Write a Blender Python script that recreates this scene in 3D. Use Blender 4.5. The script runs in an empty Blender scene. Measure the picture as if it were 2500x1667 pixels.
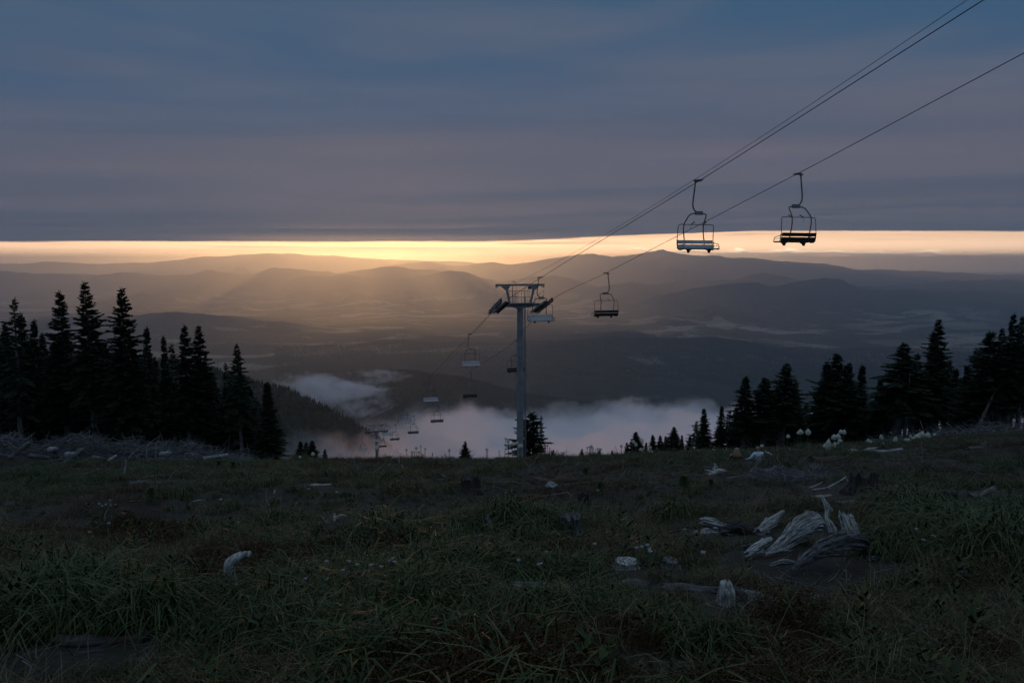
import bpy, math, random
import numpy as np
from mathutils import Vector, Matrix, Euler

random.seed(7)
rng = np.random.default_rng(7)
R = math.radians
scene = bpy.context.scene
col = scene.collection

# ------------------------------------------------------------------ camera
F_PX = 1944.0                     # 28 mm lens on a 36 mm sensor, for a 2500 px wide frame
PITCH = math.atan((833.5 - 640.0) / F_PX)
cam_data = bpy.data.cameras.new('camera')
cam_data.sensor_width = 36.0
cam_data.lens = 36.0 * F_PX / 2500.0
cam_data.clip_start = 0.1
cam_data.clip_end = 250000.0
cam = bpy.data.objects.new('camera', cam_data)
col.objects.link(cam)
cam.location = (0, 0, 0)
cam.rotation_euler = (math.pi / 2 - PITCH, 0, 0)
scene.camera = cam

# ------------------------------------------------------------------ render settings
scene.view_settings.view_transform = 'Standard'
scene.view_settings.look = 'None'
scene.view_settings.exposure = 0.0
scene.view_settings.gamma = 1.0
scene.view_settings.use_curve_mapping = False
scene.render.engine = 'CYCLES'
cy = scene.cycles
cy.use_denoising = True
cy.max_bounces = 14
cy.diffuse_bounces = 2
cy.glossy_bounces = 2
cy.transmission_bounces = 2
cy.transparent_max_bounces = 8
cy.volume_bounces = 14
cy.volume_step_rate = 1.0
cy.volume_max_steps = 512
cy.use_adaptive_sampling = True
cy.adaptive_threshold = 0.02

# ------------------------------------------------------------------ sun
SUN_AZ = math.atan2(905 - 1250, F_PX)         # seen 10 degrees left of the view axis
SUN_EL = R(3.4)
sun_dir = Vector((math.sin(SUN_AZ) * math.cos(SUN_EL), math.cos(SUN_AZ) * math.cos(SUN_EL), math.sin(SUN_EL)))
sd = bpy.data.lights.new('sun', 'SUN')
sd.energy = 5.0
sd.angle = R(0.6)
sd.color = (1.0, 0.375, 0.11)
sun = bpy.data.objects.new('sun', sd)
col.objects.link(sun)
sun.rotation_euler = (-sun_dir).to_track_quat('-Z', 'Y').to_euler()

# ------------------------------------------------------------------ node helper
class NT:
    def __init__(s, tree):
        s.t = tree; s.n = tree.nodes; s.l = tree.links
    def node(s, kind, **kw):
        n = s.n.new(kind)
        for k, v in kw.items():
            if k == 'ins':
                for i, val in v.items():
                    s.put(n.inputs[i], val)
            else:
                setattr(n, k, v)
        return n
    def put(s, sock, val):
        if isinstance(val, bpy.types.NodeSocket):
            s.l.new(val, sock)
        else:
            sock.default_value = val
    def m(s, op, a, b=None, c=None, clamp=False):
        n = s.n.new('ShaderNodeMath'); n.operation = op; n.use_clamp = clamp
        s.put(n.inputs[0], a)
        if b is not None: s.put(n.inputs[1], b)
        if c is not None: s.put(n.inputs[2], c)
        return n.outputs[0]
    def smooth(s, x, a, b, o0=0.0, o1=1.0):
        n = s.n.new('ShaderNodeMapRange'); n.interpolation_type = 'SMOOTHSTEP'
        s.put(n.inputs[0], x); s.put(n.inputs[1], a); s.put(n.inputs[2], b); s.put(n.inputs[3], o0); s.put(n.inputs[4], o1)
        return n.outputs[0]
    def mix(s, f, a, b, mode='MIX'):
        n = s.n.new('ShaderNodeMix'); n.data_type = 'RGBA'; n.blend_type = mode
        s.put(n.inputs[0], f); s.put(n.inputs[6], a); s.put(n.inputs[7], b)
        return n.outputs[2]
    def noise(s, vec, scale=1.0, detail=4.0, rough=0.5, dist=0.0):
        n = s.n.new('ShaderNodeTexNoise')
        if vec is not None: s.l.new(vec, n.inputs['Vector'])
        n.inputs['Scale'].default_value = scale; n.inputs['Detail'].default_value = detail
        n.inputs['Roughness'].default_value = rough; n.inputs['Distortion'].default_value = dist
        return n.outputs[0]
    def comb(s, x, y, z):
        n = s.n.new('ShaderNodeCombineXYZ')
        s.put(n.inputs[0], x); s.put(n.inputs[1], y); s.put(n.inputs[2], z)
        return n.outputs[0]
    def ramp(s, fac, stops):
        n = s.n.new('ShaderNodeValToRGB')
        e = n.color_ramp.elements
        while len(e) < len(stops): e.new(0.5)
        for el, (p, c) in zip(e, stops):
            el.position = p
            el.color = (c, c, c, 1) if not hasattr(c, '__len__') else (*c, 1)
        s.put(n.inputs[0], fac)
        return n.outputs[0]

# ------------------------------------------------------------------ sky: a cloud deck over a clear strip at the horizon
world = bpy.data.worlds.new('World')
scene.world = world
world.use_nodes = True
w = NT(world.node_tree)
w.n.clear()
tc = w.node('ShaderNodeTexCoord')
sep = w.node('ShaderNodeSeparateXYZ'); w.l.new(tc.outputs['Generated'], sep.inputs[0])
dx, dy, dz = sep.outputs
ysafe = w.m('MAXIMUM', dy, 0.02)
u = w.m('DIVIDE', dx, ysafe)                       # where the deck (a flat layer) is met: its far edge is a straight line
t = w.m('DIVIDE', dz, ysafe)
zpos = w.m('MAXIMUM', dz, 0.004)
hor = w.m('SQRT', w.m('ADD', w.m('MULTIPLY', dx, dx), w.m('MULTIPLY', dy, dy)))
az = w.m('ARCTAN2', dx, dy)
te = w.m('DIVIDE', dz, w.m('MAXIMUM', hor, 0.02))
lt = w.m('LOGARITHM', w.m('ADD', w.m('MAXIMUM', te, 0.0), 0.03), 2.0)
# angle from the sun
dotn = w.node('ShaderNodeVectorMath', operation='DOT_PRODUCT')
w.l.new(tc.outputs['Generated'], dotn.inputs[0]); dotn.inputs[1].default_value = tuple(sun_dir)
ang = w.m('ARCCOSINE', w.m('MINIMUM', dotn.outputs['Value'], 0.999999))
# streaky cloud texture, finer towards the horizon where the layer is seen edge-on
v1 = w.comb(w.m('MULTIPLY', az, 1.3), w.m('MULTIPLY', lt, 1.6), 0.0)
n1 = w.noise(v1, 1.25, 4, 0.5, 0.3)
v2 = w.comb(w.m('MULTIPLY', az, 2.6), w.m('MULTIPLY', te, 34.0), 4.0)
n2 = w.noise(v2, 1.0, 6, 0.62, 0.35)
v3 = w.comb(w.m('MULTIPLY', az, 6.0), w.m('MULTIPLY', te, 120.0), 9.0)
n3 = w.noise(v3, 1.0, 5, 0.6, 0.2)
low = w.smooth(te, 0.02, 0.20, 1.0, 0.0)
lowest = w.smooth(te, 0.02, 0.075, 1.0, 0.0)
blue = (0.042, 0.100, 0.185, 1)
grey = (0.090, 0.122, 0.182, 1)
mauve = (0.125, 0.115, 0.132, 1)
c_hi = w.mix(w.smooth(n1, 0.40, 0.68), blue, grey)
streak = w.m('MULTIPLY', w.smooth(n2, 0.38, 0.68), low)
c_deck = w.mix(w.m('MULTIPLY', streak, 0.6), c_hi, mauve)
dark = w.m('MULTIPLY', w.smooth(n2, 0.50, 0.30), w.smooth(te, 0.05, 0.40, 0.8, 0.0))
c_deck = w.mix(w.m('MULTIPLY', dark, 0.65), c_deck, (0.062, 0.094, 0.158, 1))
c_deck = w.mix(w.m('MULTIPLY', lowest, 0.45), c_deck, (0.120, 0.108, 0.108, 1))
warm = w.m('MULTIPLY', w.smooth(ang, 0.42, 0.0), w.smooth(te, 0.012, 0.10, 1.0, 0.0))
c_deck = w.mix(w.m('MULTIPLY', warm, 0.55), c_deck, (0.42, 0.22, 0.13, 1))
peach = w.m('MULTIPLY', w.m('MULTIPLY', w.smooth(n3, 0.56, 0.72), lowest), w.smooth(ang, 0.75, 0.1))
c_deck = w.mix(w.m('MULTIPLY', peach, 0.40), c_deck, (0.40, 0.25, 0.17, 1))
c_deck = w.mix(w.smooth(te, 0.32, 0.9, 0.0, 0.85), c_deck, (0.096, 0.130, 0.176, 1))
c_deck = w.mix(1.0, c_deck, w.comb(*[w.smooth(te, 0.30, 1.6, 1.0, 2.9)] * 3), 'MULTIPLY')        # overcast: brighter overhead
# the deck's far edge
edge = w.m('ADD', w.smooth(u, -0.05, 0.30, 0.0255, 0.0385), w.m('MULTIPLY', w.m('SUBTRACT', n3, 0.5), 0.006))
bank = w.m('SUBTRACT', t, edge)
deck = w.smooth(bank, -0.0016, 0.0016)
deck = w.m('MAXIMUM', deck, w.smooth(dy, 0.45, 0.12))          # to the sides and behind the deck reaches the horizon
# thin bars of cloud inside the clear strip
v4 = w.comb(w.m('MULTIPLY', u, 4.0), w.m('MULTIPLY', t, 190.0), 2.0)
n4 = w.noise(v4, 1.0, 4, 0.55, 0.1)
bars = w.m('MULTIPLY', w.smooth(n4, 0.54, 0.66), w.smooth(bank, -0.016, -0.002))
# clear strip: the sky texture, warmed by the glow round the hidden sun
sky = w.node('ShaderNodeTexSky', sky_type='NISHITA', sun_disc=False, sun_elevation=SUN_EL, sun_rotation=SUN_AZ,
             altitude=1700.0, air_density=1.0, dust_density=2.0, ozone_density=1.0)
skyc = w.mix(1.0, sky.outputs[0], (0.10, 0.10, 0.10, 1), 'MULTIPLY')
glow1 = w.m('EXPONENT', w.m('MULTIPLY', w.m('POWER', w.m('DIVIDE', ang, 0.085), 2.0), -1.0))
glow2 = w.m('EXPONENT', w.m('MULTIPLY', w.m('DIVIDE', ang, 0.42), -1.0))
c_gap = w.mix(glow2, (4.5, 3.0, 1.9, 1), (7.4, 4.05, 1.95, 1))
c_gap = w.mix(w.m('MULTIPLY', glow1, 0.85), c_gap, (6.5, 3.9, 1.8, 1))
c_gap = w.mix(0.18, c_gap, skyc)
c_gap = w.mix(1.0, c_gap, w.comb(*[w.smooth(t, 0.010, 0.036, 1.0, 0.42)] * 3), 'MULTIPLY')
c_gap = w.mix(w.m('MULTIPLY', bars, 0.55), c_gap, (0.7, 0.5, 0.40, 1))
# low cumulus heads behind the right-hand ridges
v5 = w.comb(w.m('MULTIPLY', u, 22.0), w.m('MULTIPLY', t, 55.0), 1.0)
n5 = w.noise(v5, 1.0, 6, 0.6, 0.2)
puff_top = w.m('ADD', w.m('SUBTRACT', 0.0035, w.m('MULTIPLY', u, 0.006)), w.m('MULTIPLY', n5, 0.026))
puff = w.m('MULTIPLY', w.m('MULTIPLY', w.smooth(w.m('SUBTRACT', puff_top, t), -0.0004, 0.0009), w.smooth(w.m('SUBTRACT', puff_top, t), 0.0090, 0.0035)), w.m('MULTIPLY', w.smooth(u, 0.12, 0.20), w.smooth(u, 0.75, 0.45)))
c_puff = w.mix(w.smooth(w.m('ADD', w.m('SUBTRACT', puff_top, t), w.m('MULTIPLY', w.m('SUBTRACT', 0.5, n5), 0.012)), 0.0, 0.0035), (6.5, 4.8, 3.0, 1), (1.5, 1.15, 0.90, 1))
c_gap = w.mix(w.m('MULTIPLY', puff, 0.8), c_gap, c_puff)
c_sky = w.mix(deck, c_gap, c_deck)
c_sky = w.mix(w.smooth(dz, -0.01, -0.05), c_sky, (0.03, 0.04, 0.055, 1))
bg = w.node('ShaderNodeBackground')
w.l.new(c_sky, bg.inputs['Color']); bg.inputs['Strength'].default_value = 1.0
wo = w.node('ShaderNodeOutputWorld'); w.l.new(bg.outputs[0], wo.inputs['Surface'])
world.cycles.sampling_method = 'MANUAL'
world.cycles.sample_map_resolution = 2048

# ------------------------------------------------------------------ helpers
cp, sp = math.cos(PITCH), math.sin(PITCH)
def ray(px, py):
    """Direction from the camera's standpoint through a point of the view (2500 px wide); unit depth."""
    a = (px - 1250.0) / F_PX; b = (833.5 - py) / F_PX
    return np.array((a, cp + b * sp, -sp + b * cp))
def at(px, py, d):
    return Vector(ray(px, py) * d)

def hash2(ix, iy, seed):
    n = (ix.astype(np.int64) * 374761393 + iy.astype(np.int64) * 668265263 + seed * 1274126177) & 0x7fffffff
    n = ((n ^ (n >> 13)) * 1274126177) & 0x7fffffff
    n = n ^ (n >> 16)
    return (n & 0xffff) / 65535.0
def vnoise(x, y, seed=0):
    x = np.asarray(x, float); y = np.asarray(y, float)
    ix = np.floor(x); iy = np.floor(y); fx = x - ix; fy = y - iy
    fx = fx * fx * fx * (fx * (fx * 6 - 15) + 10); fy = fy * fy * fy * (fy * (fy * 6 - 15) + 10)
    a = hash2(ix, iy, seed); b = hash2(ix + 1, iy, seed); c = hash2(ix, iy + 1, seed); d = hash2(ix + 1, iy + 1, seed)
    return (a * (1 - fx) + b * fx) * (1 - fy) + (c * (1 - fx) + d * fx) * fy
def fbm(x, y, octaves=4, seed=0, gain=0.5):
    s = 0.0; amp = 1.0; tot = 0.0
    for o in range(octaves):
        s = s + amp * (vnoise(x * 2 ** o + 17.3 * o, y * 2 ** o - 9.1 * o, seed + o) - 0.5); tot += amp; amp *= gain
    return s / tot * 2.0
def sstep(x, a, b):
    q = np.clip((x - a) / (b - a), 0, 1); return q * q * (3 - 2 * q)

def mesh_np(name, verts, faces, smooth=True):
    """verts Nx3, faces MxK (all the same K)."""
    verts = np.ascontiguousarray(verts, np.float32); faces = np.ascontiguousarray(faces, np.int32)
    me = bpy.data.meshes.new(name)
    k = faces.shape[1]
    me.vertices.add(len(verts)); me.vertices.foreach_set('co', verts.ravel())
    me.loops.add(faces.size); me.loops.foreach_set('vertex_index', faces.ravel())
    me.polygons.add(len(faces)); me.polygons.foreach_set('loop_start', np.arange(0, faces.size, k, dtype=np.int32))
    me.update(calc_edges=True)
    me.polygons.foreach_set('use_smooth', np.full(len(faces), smooth))
    me.validate()
    return me
def grid_faces(nx, ny):
    i = np.arange(nx * ny).reshape(ny, nx)
    return np.stack([i[:-1, :-1], i[:-1, 1:], i[1:, 1:], i[1:, :-1]], -1).reshape(-1, 4)

def link(name, me, mat=None, parent=None):
    o = bpy.data.objects.new(name, me)
    if mat is not None and not me.materials: me.materials.append(mat)
    col.objects.link(o)
    if parent is not None: o.parent = parent
    return o
def tag(o, label=None, category=None, group=None, kind=None):
    if label: o['label'] = label
    if category: o['category'] = category
    if group: o['group'] = group
    if kind: o['kind'] = kind
    return o
def thing(name, loc, label, category, group=None, rotz=0.0):
    o = bpy.data.objects.new(name, None); col.objects.link(o)
    o.empty_display_size = 0.2
    o.location = loc; o.rotation_euler = (0, 0, rotz)
    return tag(o, label, category, group)
def copy_tree(o, parent=None):
    c = o.copy(); col.objects.link(c)
    c.parent = parent
    for ch in list(o.children): copy_tree(ch, c)
    return c

class MB:
    """Collects shapes for one mesh."""
    def __init__(s): s.v = []; s.f = []
    def add(s, vs, fs):
        b = len(s.v); s.v.extend([tuple(p) for p in vs]); s.f.extend([tuple(i + b for i in f) for f in fs])
    def box(s, c, size, rot=None):
        hx, hy, hz = [q / 2 for q in size]
        vs = [Vector((x, y, z)) for x in (-hx, hx) for y in (-hy, hy) for z in (-hz, hz)]
        if rot is not None: vs = [rot @ p for p in vs]
        c = Vector(c)
        s.add([p + c for p in vs], [(0, 1, 3, 2), (4, 6, 7, 5), (0, 4, 5, 1), (2, 3, 7, 6), (0, 2, 6, 4), (1, 5, 7, 3)])
    def beam(s, a, b, wd, ht, up=(0, 0, 1)):
        a = Vector(a); b = Vector(b); d = (b - a); L = d.length; d.normalize()
        u_ = Vector(up); x = d.cross(u_)
        if x.length < 1e-4: x = d.cross(Vector((1, 0, 0)))
        x.normalize(); z = x.cross(d)
        m_ = Matrix((x, d, z)).transposed()
        s.box((a + b) / 2, (wd, L, ht), m_)
    def tube(s, pts, r, n=8, cap=True, radii=None):
        pts = [Vector(p) for p in pts]
        prev = None; base = len(s.v)
        for i, p in enumerate(pts):
            d = (pts[min(i + 1, len(pts) - 1)] - pts[max(i - 1, 0)]).normalized()
            if prev is None:
                x = d.orthogonal().normalized()
            else:
                x = (prev - d * prev.dot(d))
                x = x.normalized() if x.length > 1e-6 else d.orthogonal().normalized()
            prev = x; y = d.cross(x)
            rr = radii[i] if radii else r
            for k in range(n):
                a_ = 2 * math.pi * k / n
                s.v.append(tuple(p + x * (rr * math.cos(a_)) + y * (rr * math.sin(a_))))
        for i in range(len(pts) - 1):
            for k in range(n):
                a0 = base + i * n + k; a1 = base + i * n + (k + 1) % n
                s.f.append((a0, a1, a1 + n, a0 + n))
        if cap:
            s.f.append(tuple(base + k for k in range(n))[::-1])
            s.f.append(tuple(base + (len(pts) - 1) * n + k for k in range(n)))
    def mesh(s, name, smooth=False):
        me = bpy.data.meshes.new(name)
        me.from_pydata(s.v, [], s.f); me.update()
        if smooth: me.polygons.foreach_set('use_smooth', [True] * len(me.polygons))
        return me
    def build(s, name, mat, parent=None, smooth=False):
        me = s.mesh(name, smooth); me.materials.append(mat)
        return link(name, me, None, parent)

def mat_new(name):
    m_ = bpy.data.materials.new(name); m_.use_nodes = True
    n = NT(m_.node_tree); n.n.clear()
    out = n.node('ShaderNodeOutputMaterial')
    bs = n.node('ShaderNodeBsdfPrincipled'); n.l.new(bs.outputs[0], out.inputs['Surface'])
    return m_, n, bs, out
# ------------------------------------------------------------------ the mountainside we stand on
def ground_z(x, y):
    x = np.asarray(x, float); y = np.asarray(y, float)
    yy = np.maximum(y, -40.0)
    q = np.minimum(yy, 75.0)
    z = -1.98 - 0.162 * q - 0.00112 * np.where(q > 0, q * q, 0)
    z = z - 0.326 * np.maximum(yy - 75.0, 0)
    xr = 3.0 * np.logaddexp(0, (x - 2.0) / 3.0)
    z = z + 0.062 * np.minimum(xr, 60) * sstep(y, 4, 26)
    xl = 3.0 * np.logaddexp(0, (-x - 8.0) / 3.0)
    z = z - 0.012 * np.minimum(xl, 60) * sstep(y, 10, 40)
    near = np.exp(-np.maximum(y - 5, 0) / 160.0)
    z = z + 0.30 * fbm(x / 6.5, y / 6.5, 3, 3) * near + 0.17 * fbm(x / 1.7, y / 1.7, 3, 8) * near
    z = z - 0.62 * np.exp(-((x - 8.6) / 2.6) ** 2 - ((y - 28.2) / 3.6) ** 2)      # the hollow the couple sit in
    z = z + 6.0 * fbm(x / 90.0, y / 90.0, 3, 21) * sstep(y, 90, 300)
    return z
def gz(x, y): return float(ground_z(np.array([x]), np.array([y]))[0])
def on(px, py, dmax=300.0):
    """Where the line of sight through a point of the view meets the hillside."""
    r = ray(px, py)
    d = np.concatenate([np.arange(1.0, 30, 0.05), np.arange(30, dmax, 0.2)])
    below = r[2] * d < ground_z(r[0] * d, r[1] * d)
    k = int(np.argmax(below)) if below.any() else int(np.argmin(r[2] * d - ground_z(r[0] * d, r[1] * d)))
    return Vector((r[0] * d[k], r[1] * d[k], gz(r[0] * d[k], r[1] * d[k])))
def on_at(px, dist):
    """Ground point on the vertical plane through column px, at forward distance dist."""
    r = ray(px, 1090); x = r[0] / r[1] * dist
    return Vector((x, dist, gz(x, dist)))

ys = np.concatenate([np.arange(-30, 0, 1.5), np.arange(0, 60, 0.35), 60 * np.exp(np.linspace(0, math.log(1100 / 60.0), 110))])
ss = np.linspace(-1, 1, 240)
xs_n = np.sinh(ss * 3.2) / math.sinh(3.2)
X = xs_n[None, :] * (90 + np.maximum(ys, 0)[:, None] * 0.95); Y = np.repeat(ys[:, None], 240, 1)
GM = np.stack([X, Y, ground_z(X, Y)], -1).reshape(-1, 3)
m_ground, n, bs, out = mat_new('hillside_soil')
tc_ = n.node('ShaderNodeTexCoord'); pos = tc_.outputs['Object']
a1 = n.noise(pos, 0.35, 6, 0.6); a2 = n.noise(pos, 3.0, 6, 0.65); a3 = n.noise(pos, 24.0, 4, 0.6)
c = n.mix(n.smooth(a1, 0.40, 0.62), (0.015, 0.016, 0.007, 1), (0.024, 0.014, 0.009, 1))
c = n.mix(n.smooth(a2, 0.45, 0.65), c, (0.034, 0.027, 0.015, 1))
c = n.mix(n.m('MULTIPLY', n.smooth(a3, 0.5, 0.7), 0.6), c, (0.018, 0.016, 0.011, 1))
n.l.new(c, bs.inputs['Base Color']); bs.inputs['Roughness'].default_value = 0.95
bp = n.node('ShaderNodeBump', ins={'Strength': 0.9, 'Distance': 0.06}); n.l.new(a3, bp.inputs['Height']); n.l.new(bp.outputs[0], bs.inputs['Normal'])
tag(link('hillside_ground', mesh_np('hillside_ground', GM, grid_faces(240, len(ys))), m_ground), kind='structure')

# ------------------------------------------------------------------ the valley and its ridges
def prof(pts):
    a = []
    for px, py in pts:
        r = ray(px, py); a.append((r[0] / r[1], r[2] / r[1]))
    a = np.array(a); return a[:, 0], a[:, 1]
# distance, front width, back width, crest points (in the view)
RIDGES = [
    (44000, 6500, 9000, [(-500, 655), (-200, 648), (0, 645), (159, 639), (297, 644), (372, 640), (478, 630), (584, 622), (664, 620), (717, 622), (755, 626), (903, 628), (1100, 640), (1300, 650), (1400, 700)]),
    (34500, 4000, 5000, [(1350, 680), (1450, 632), (1505, 624), (1560, 620), (1617, 612), (1654, 617), (1720, 625), (1800, 650), (1950, 665), (2100, 672), (2300, 690), (3000, 700)]),
    (36000, 5000, 6000, [(700, 720), (820, 668), (900, 655), (983, 642), (1020, 641), (1057, 638), (1100, 648), (1125, 650), (1196, 641), (1249, 646), (1293, 640), (1356, 629), (1409, 623), (1447, 619), (1489, 625), (1540, 634), (1600, 660), (1700, 700)]),
    (32000, 5000, 6000, [(1480, 690), (1540, 652), (1590, 639), (1654, 627), (1702, 624), (1744, 623), (1824, 628), (1888, 637), (1951, 641), (2020, 648), (2100, 660), (2250, 664), (2500, 672), (3200, 690)]),
    (28500, 4200, 5500, [(-600, 668), (-200, 660), (0, 662), (21, 662), (96, 670), (170, 669), (228, 671), (330, 666), (400, 671), (462, 674), (510, 661), (558, 665), (622, 669), (664, 653), (690, 655), (744, 659), (786, 664), (800, 661), (824, 668), (850, 664), (903, 658), (935, 651), (972, 648), (1010, 655), (1060, 662), (1120, 672), (1200, 690), (1300, 720)]),
    (25500, 2600, 3400, [(640, 740), (700, 690), (728, 677), (760, 670), (800, 676), (850, 672), (950, 680), (1000, 680), (1036, 673), (1095, 663), (1153, 668), (1190, 681), (1230, 690), (1300, 676), (1350, 672), (1400, 684), (1460, 700), (1560, 740)]),
    (22000, 2600, 3600, [(1380, 740), (1450, 704), (1516, 691), (1545, 690), (1590, 697), (1643, 690), (1696, 681), (1739, 687), (1785, 683), (1834, 671), (1866, 667), (1909, 673), (1957, 685), (2010, 698), (2100, 700), (2300, 690), (2420, 684), (2600, 690), (3200, 705)]),
    (17800, 2200, 3000, [(1500, 760), (1600, 726), (1700, 704), (1781, 694), (1834, 690), (1888, 698), (1920, 693), (1967, 685), (2010, 680), (2047, 682), (2084, 694), (2127, 710), (2165, 709), (2206, 702), (2235, 704), (2286, 714), (2340, 713), (2392, 711), (2500, 719), (3200, 730)]),
    (12500, 1800, 2600, [(-700, 800), (-200, 800), (68, 789), (118, 785), (186, 777), (253, 777), (331, 775), (372, 767), (433, 762), (473, 766), (558, 772), (619, 783), (693, 788), (800, 806), (950, 830)]),
    (8600, 1100, 1700, [(1180, 900), (1282, 853), (1329, 851), (1381, 844), (1451, 835), (1521, 830), (1600, 831), (1658, 831), (1740, 833), (1807, 840), (1900, 866), (2020, 880), (2200, 900), (2500, 930)]),
    (4600, 1000, 900, [(500, 1010), (650, 970), (760, 940), (850, 921), (901, 912), (947, 905), (1016, 908), (1067, 915), (1131, 926), (1182, 939), (1233, 954), (1284, 966), (1350, 976), (1420, 990), (1600, 1030), (1800, 1060)]),
    (1900, 420, 420, [(-900, 815), (-200, 845), (200, 865), (420, 882), (527, 907), (608, 929), (676, 946), (720, 957), (787, 994), (840, 1020), (880, 1046), (940, 1085), (1000, 1130)]),
]
NU, NY = 760, 430
uu = np.linspace(-1.0, 1.0, NU); yv = 750 * np.exp(np.linspace(0, math.log(90000 / 750.0), NY))
U, YV = np.meshgrid(uu, yv)
XV = U * YV
floor_pts = np.array([(0, -20), (700, -262), (1100, -420), (2000, -700), (3000, -900), (5000, -1010), (7000, -1050), (20000, -1080), (90000, -1080)], float)
base = np.interp(YV, floor_pts[:, 0], floor_pts[:, 1])
rough_hills = fbm(XV / 5200.0, YV / 5200.0, 4, 31)
base = base + 90 * np.maximum(rough_hills, -0.1) * sstep(YV, 5000, 9000) + 25 * fbm(XV / 1500.0, YV / 1500.0, 3, 35) * sstep(YV, 2500, 6000)
Z = base.copy()
for k, (D, wf, wb, pts) in enumerate(RIDGES):
    pu, pt = prof(pts)
    tt = np.interp(uu, pu, pt, left=-0.3, right=-0.3)
    ker = np.exp(-np.linspace(-2, 2, 5) ** 2); ker /= ker.sum()
    tt = np.convolve(np.pad(tt, 2, mode='edge'), ker, 'valid')
    crest = (tt * D)[None, :]
    sp_ = fbm(XV / (wf * 0.45), YV / (wf * 1.2), 6, 50 + k, 0.58)              # spurs running down from the crest
    q = np.where(YV < D, (D - YV) / wf, (YV - D) / wb)
    q = np.maximum(q * (1 + 0.95 * sp_ * np.clip(q, 0, 1)), 0)
    shape = np.exp(-(q ** 1.5) * 1.3)
    crest_n = crest + fbm(XV / (wf * 0.22), YV / (wf * 0.22), 6, 80 + k, 0.56) * D * 0.0034
    h = base + (crest_n - base) * shape
    Z = np.where(crest_n > base, np.maximum(Z, h), Z)
def height_at(x, y):
    """Valley terrain height, bilinear on the grid."""
    fu = np.clip((x / y + 1.0) / 2.0 * (NU - 1), 0, NU - 1.001); fy = np.clip(np.log(y / 750.0) / math.log(90000 / 750.0) * (NY - 1), 0, NY - 1.001)
    i = fu.astype(int); j = fy.astype(int); a = fu - i; b = fy - j
    return (Z[j, i] * (1 - a) + Z[j, i + 1] * a) * (1 - b) + (Z[j + 1, i] * (1 - a) + Z[j + 1, i + 1] * a) * b
def valley_hit(px, py):
    r = ray(px, py); y = np.exp(np.linspace(math.log(900), math.log(80000), 4000)); x = r[0] / r[1] * y; z = r[2] / r[1] * y
    k = int(np.argmax(z < height_at(x, y))); return Vector((x[k], y[k], height_at(x[k:k + 1], y[k:k + 1])[0]))
lk = [valley_hit(a, b) for a, b in [(743, 741), (758, 742), (772, 739), (790, 737), (812, 735), (822, 732), (806, 732), (786, 733), (768, 735), (752, 737)]]
zl = sum(p.z for p in lk) / len(lk)
lcx, lcy = sum(p.x for p in lk) / len(lk), sum(p.y for p in lk) / len(lk)
lex, ley = max(abs(p.x - lcx) for p in lk), max(abs(p.y - lcy) for p in lk)
lw = 1 - sstep(np.hypot((XV - lcx) / (lex * 1.6), (YV - lcy) / (ley * 1.8 + 400)), 0.75, 1.15)
Z = Z * (1 - lw) + (zl - 10) * lw
VM = np.stack([XV, YV, Z], -1).reshape(-1, 3)
m_val, n, bs, out = mat_new('valley_land')
tc_ = n.node('ShaderNodeTexCoord'); pos = tc_.outputs['Object']
sc = n.node('ShaderNodeVectorMath', operation='SCALE'); n.l.new(pos, sc.inputs[0]); sc.inputs[3].default_value = 0.001
km = sc.outputs[0]
sx = n.node('ShaderNodeSeparateXYZ'); n.l.new(km, sx.inputs[0])
f1 = n.noise(km, 5.5, 6, 0.65); f2 = n.noise(km, 24.0, 4, 0.6); 
forest = n.mix(n.smooth(f1, 0.35, 0.65), (0.016, 0.024, 0.018, 1), (0.034, 0.042, 0.028, 1))
forest = n.mix(n.m('MULTIPLY', n.smooth(f2, 0.55, 0.7), 0.4), forest, (0.055, 0.052, 0.036, 1))
km2 = n.comb(n.m('MULTIPLY', sx.outputs[0], 0.75), sx.outputs[1], 0.0)
vor = n.node('ShaderNodeTexVoronoi', voronoi_dimensions='2D', ins={'Scale': 1.35, 'Randomness': 0.9}); n.l.new(km2, vor.inputs['Vector'])
vs_ = n.node('ShaderNodeSeparateColor'); n.l.new(vor.outputs['Color'], vs_.inputs[0])
fieldc = n.mix(vs_.outputs[0], (0.13, 0.12, 0.085, 1), (0.33, 0.29, 0.22, 1))
f3 = n.noise(km2, 0.42, 5, 0.62)
f4 = n.noise(km2, 2.2, 4, 0.6)
fm = n.smooth(n.m('ADD', f3, n.m('MULTIPLY', n.m('SUBTRACT', f4, 0.5), 0.8)), 0.49, 0.55)
fm = n.m('MULTIPLY', fm, n.m('GREATER_THAN', vs_.outputs[1], 0.36))
fm = n.m('MULTIPLY', fm, n.smooth(sx.outputs[2], -0.86, -0.98))
fm = n.m('MULTIPLY', fm, n.smooth(sx.outputs[1], 6.0, 9.0))
fm = n.m('MULTIPLY', fm, n.smooth(f2, 0.62, 0.52))
c = n.mix(fm, forest, fieldc)
n.l.new(c, bs.inputs['Base Color']); bs.inputs['Roughness'].default_value = 1.0
bs.inputs['Specular IOR Level'].default_value = 0.0
bp = n.node('ShaderNodeBump', ins={'Strength': 1.0, 'Distance': 25.0}); n.l.new(n.noise(km, 30.0, 3, 0.7), bp.inputs['Height']); n.l.new(bp.outputs[0], bs.inputs['Normal'])
tag(link('valley_terrain', mesh_np('valley_terrain', VM, grid_faces(NU, NY)), m_val), kind='structure')

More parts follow.
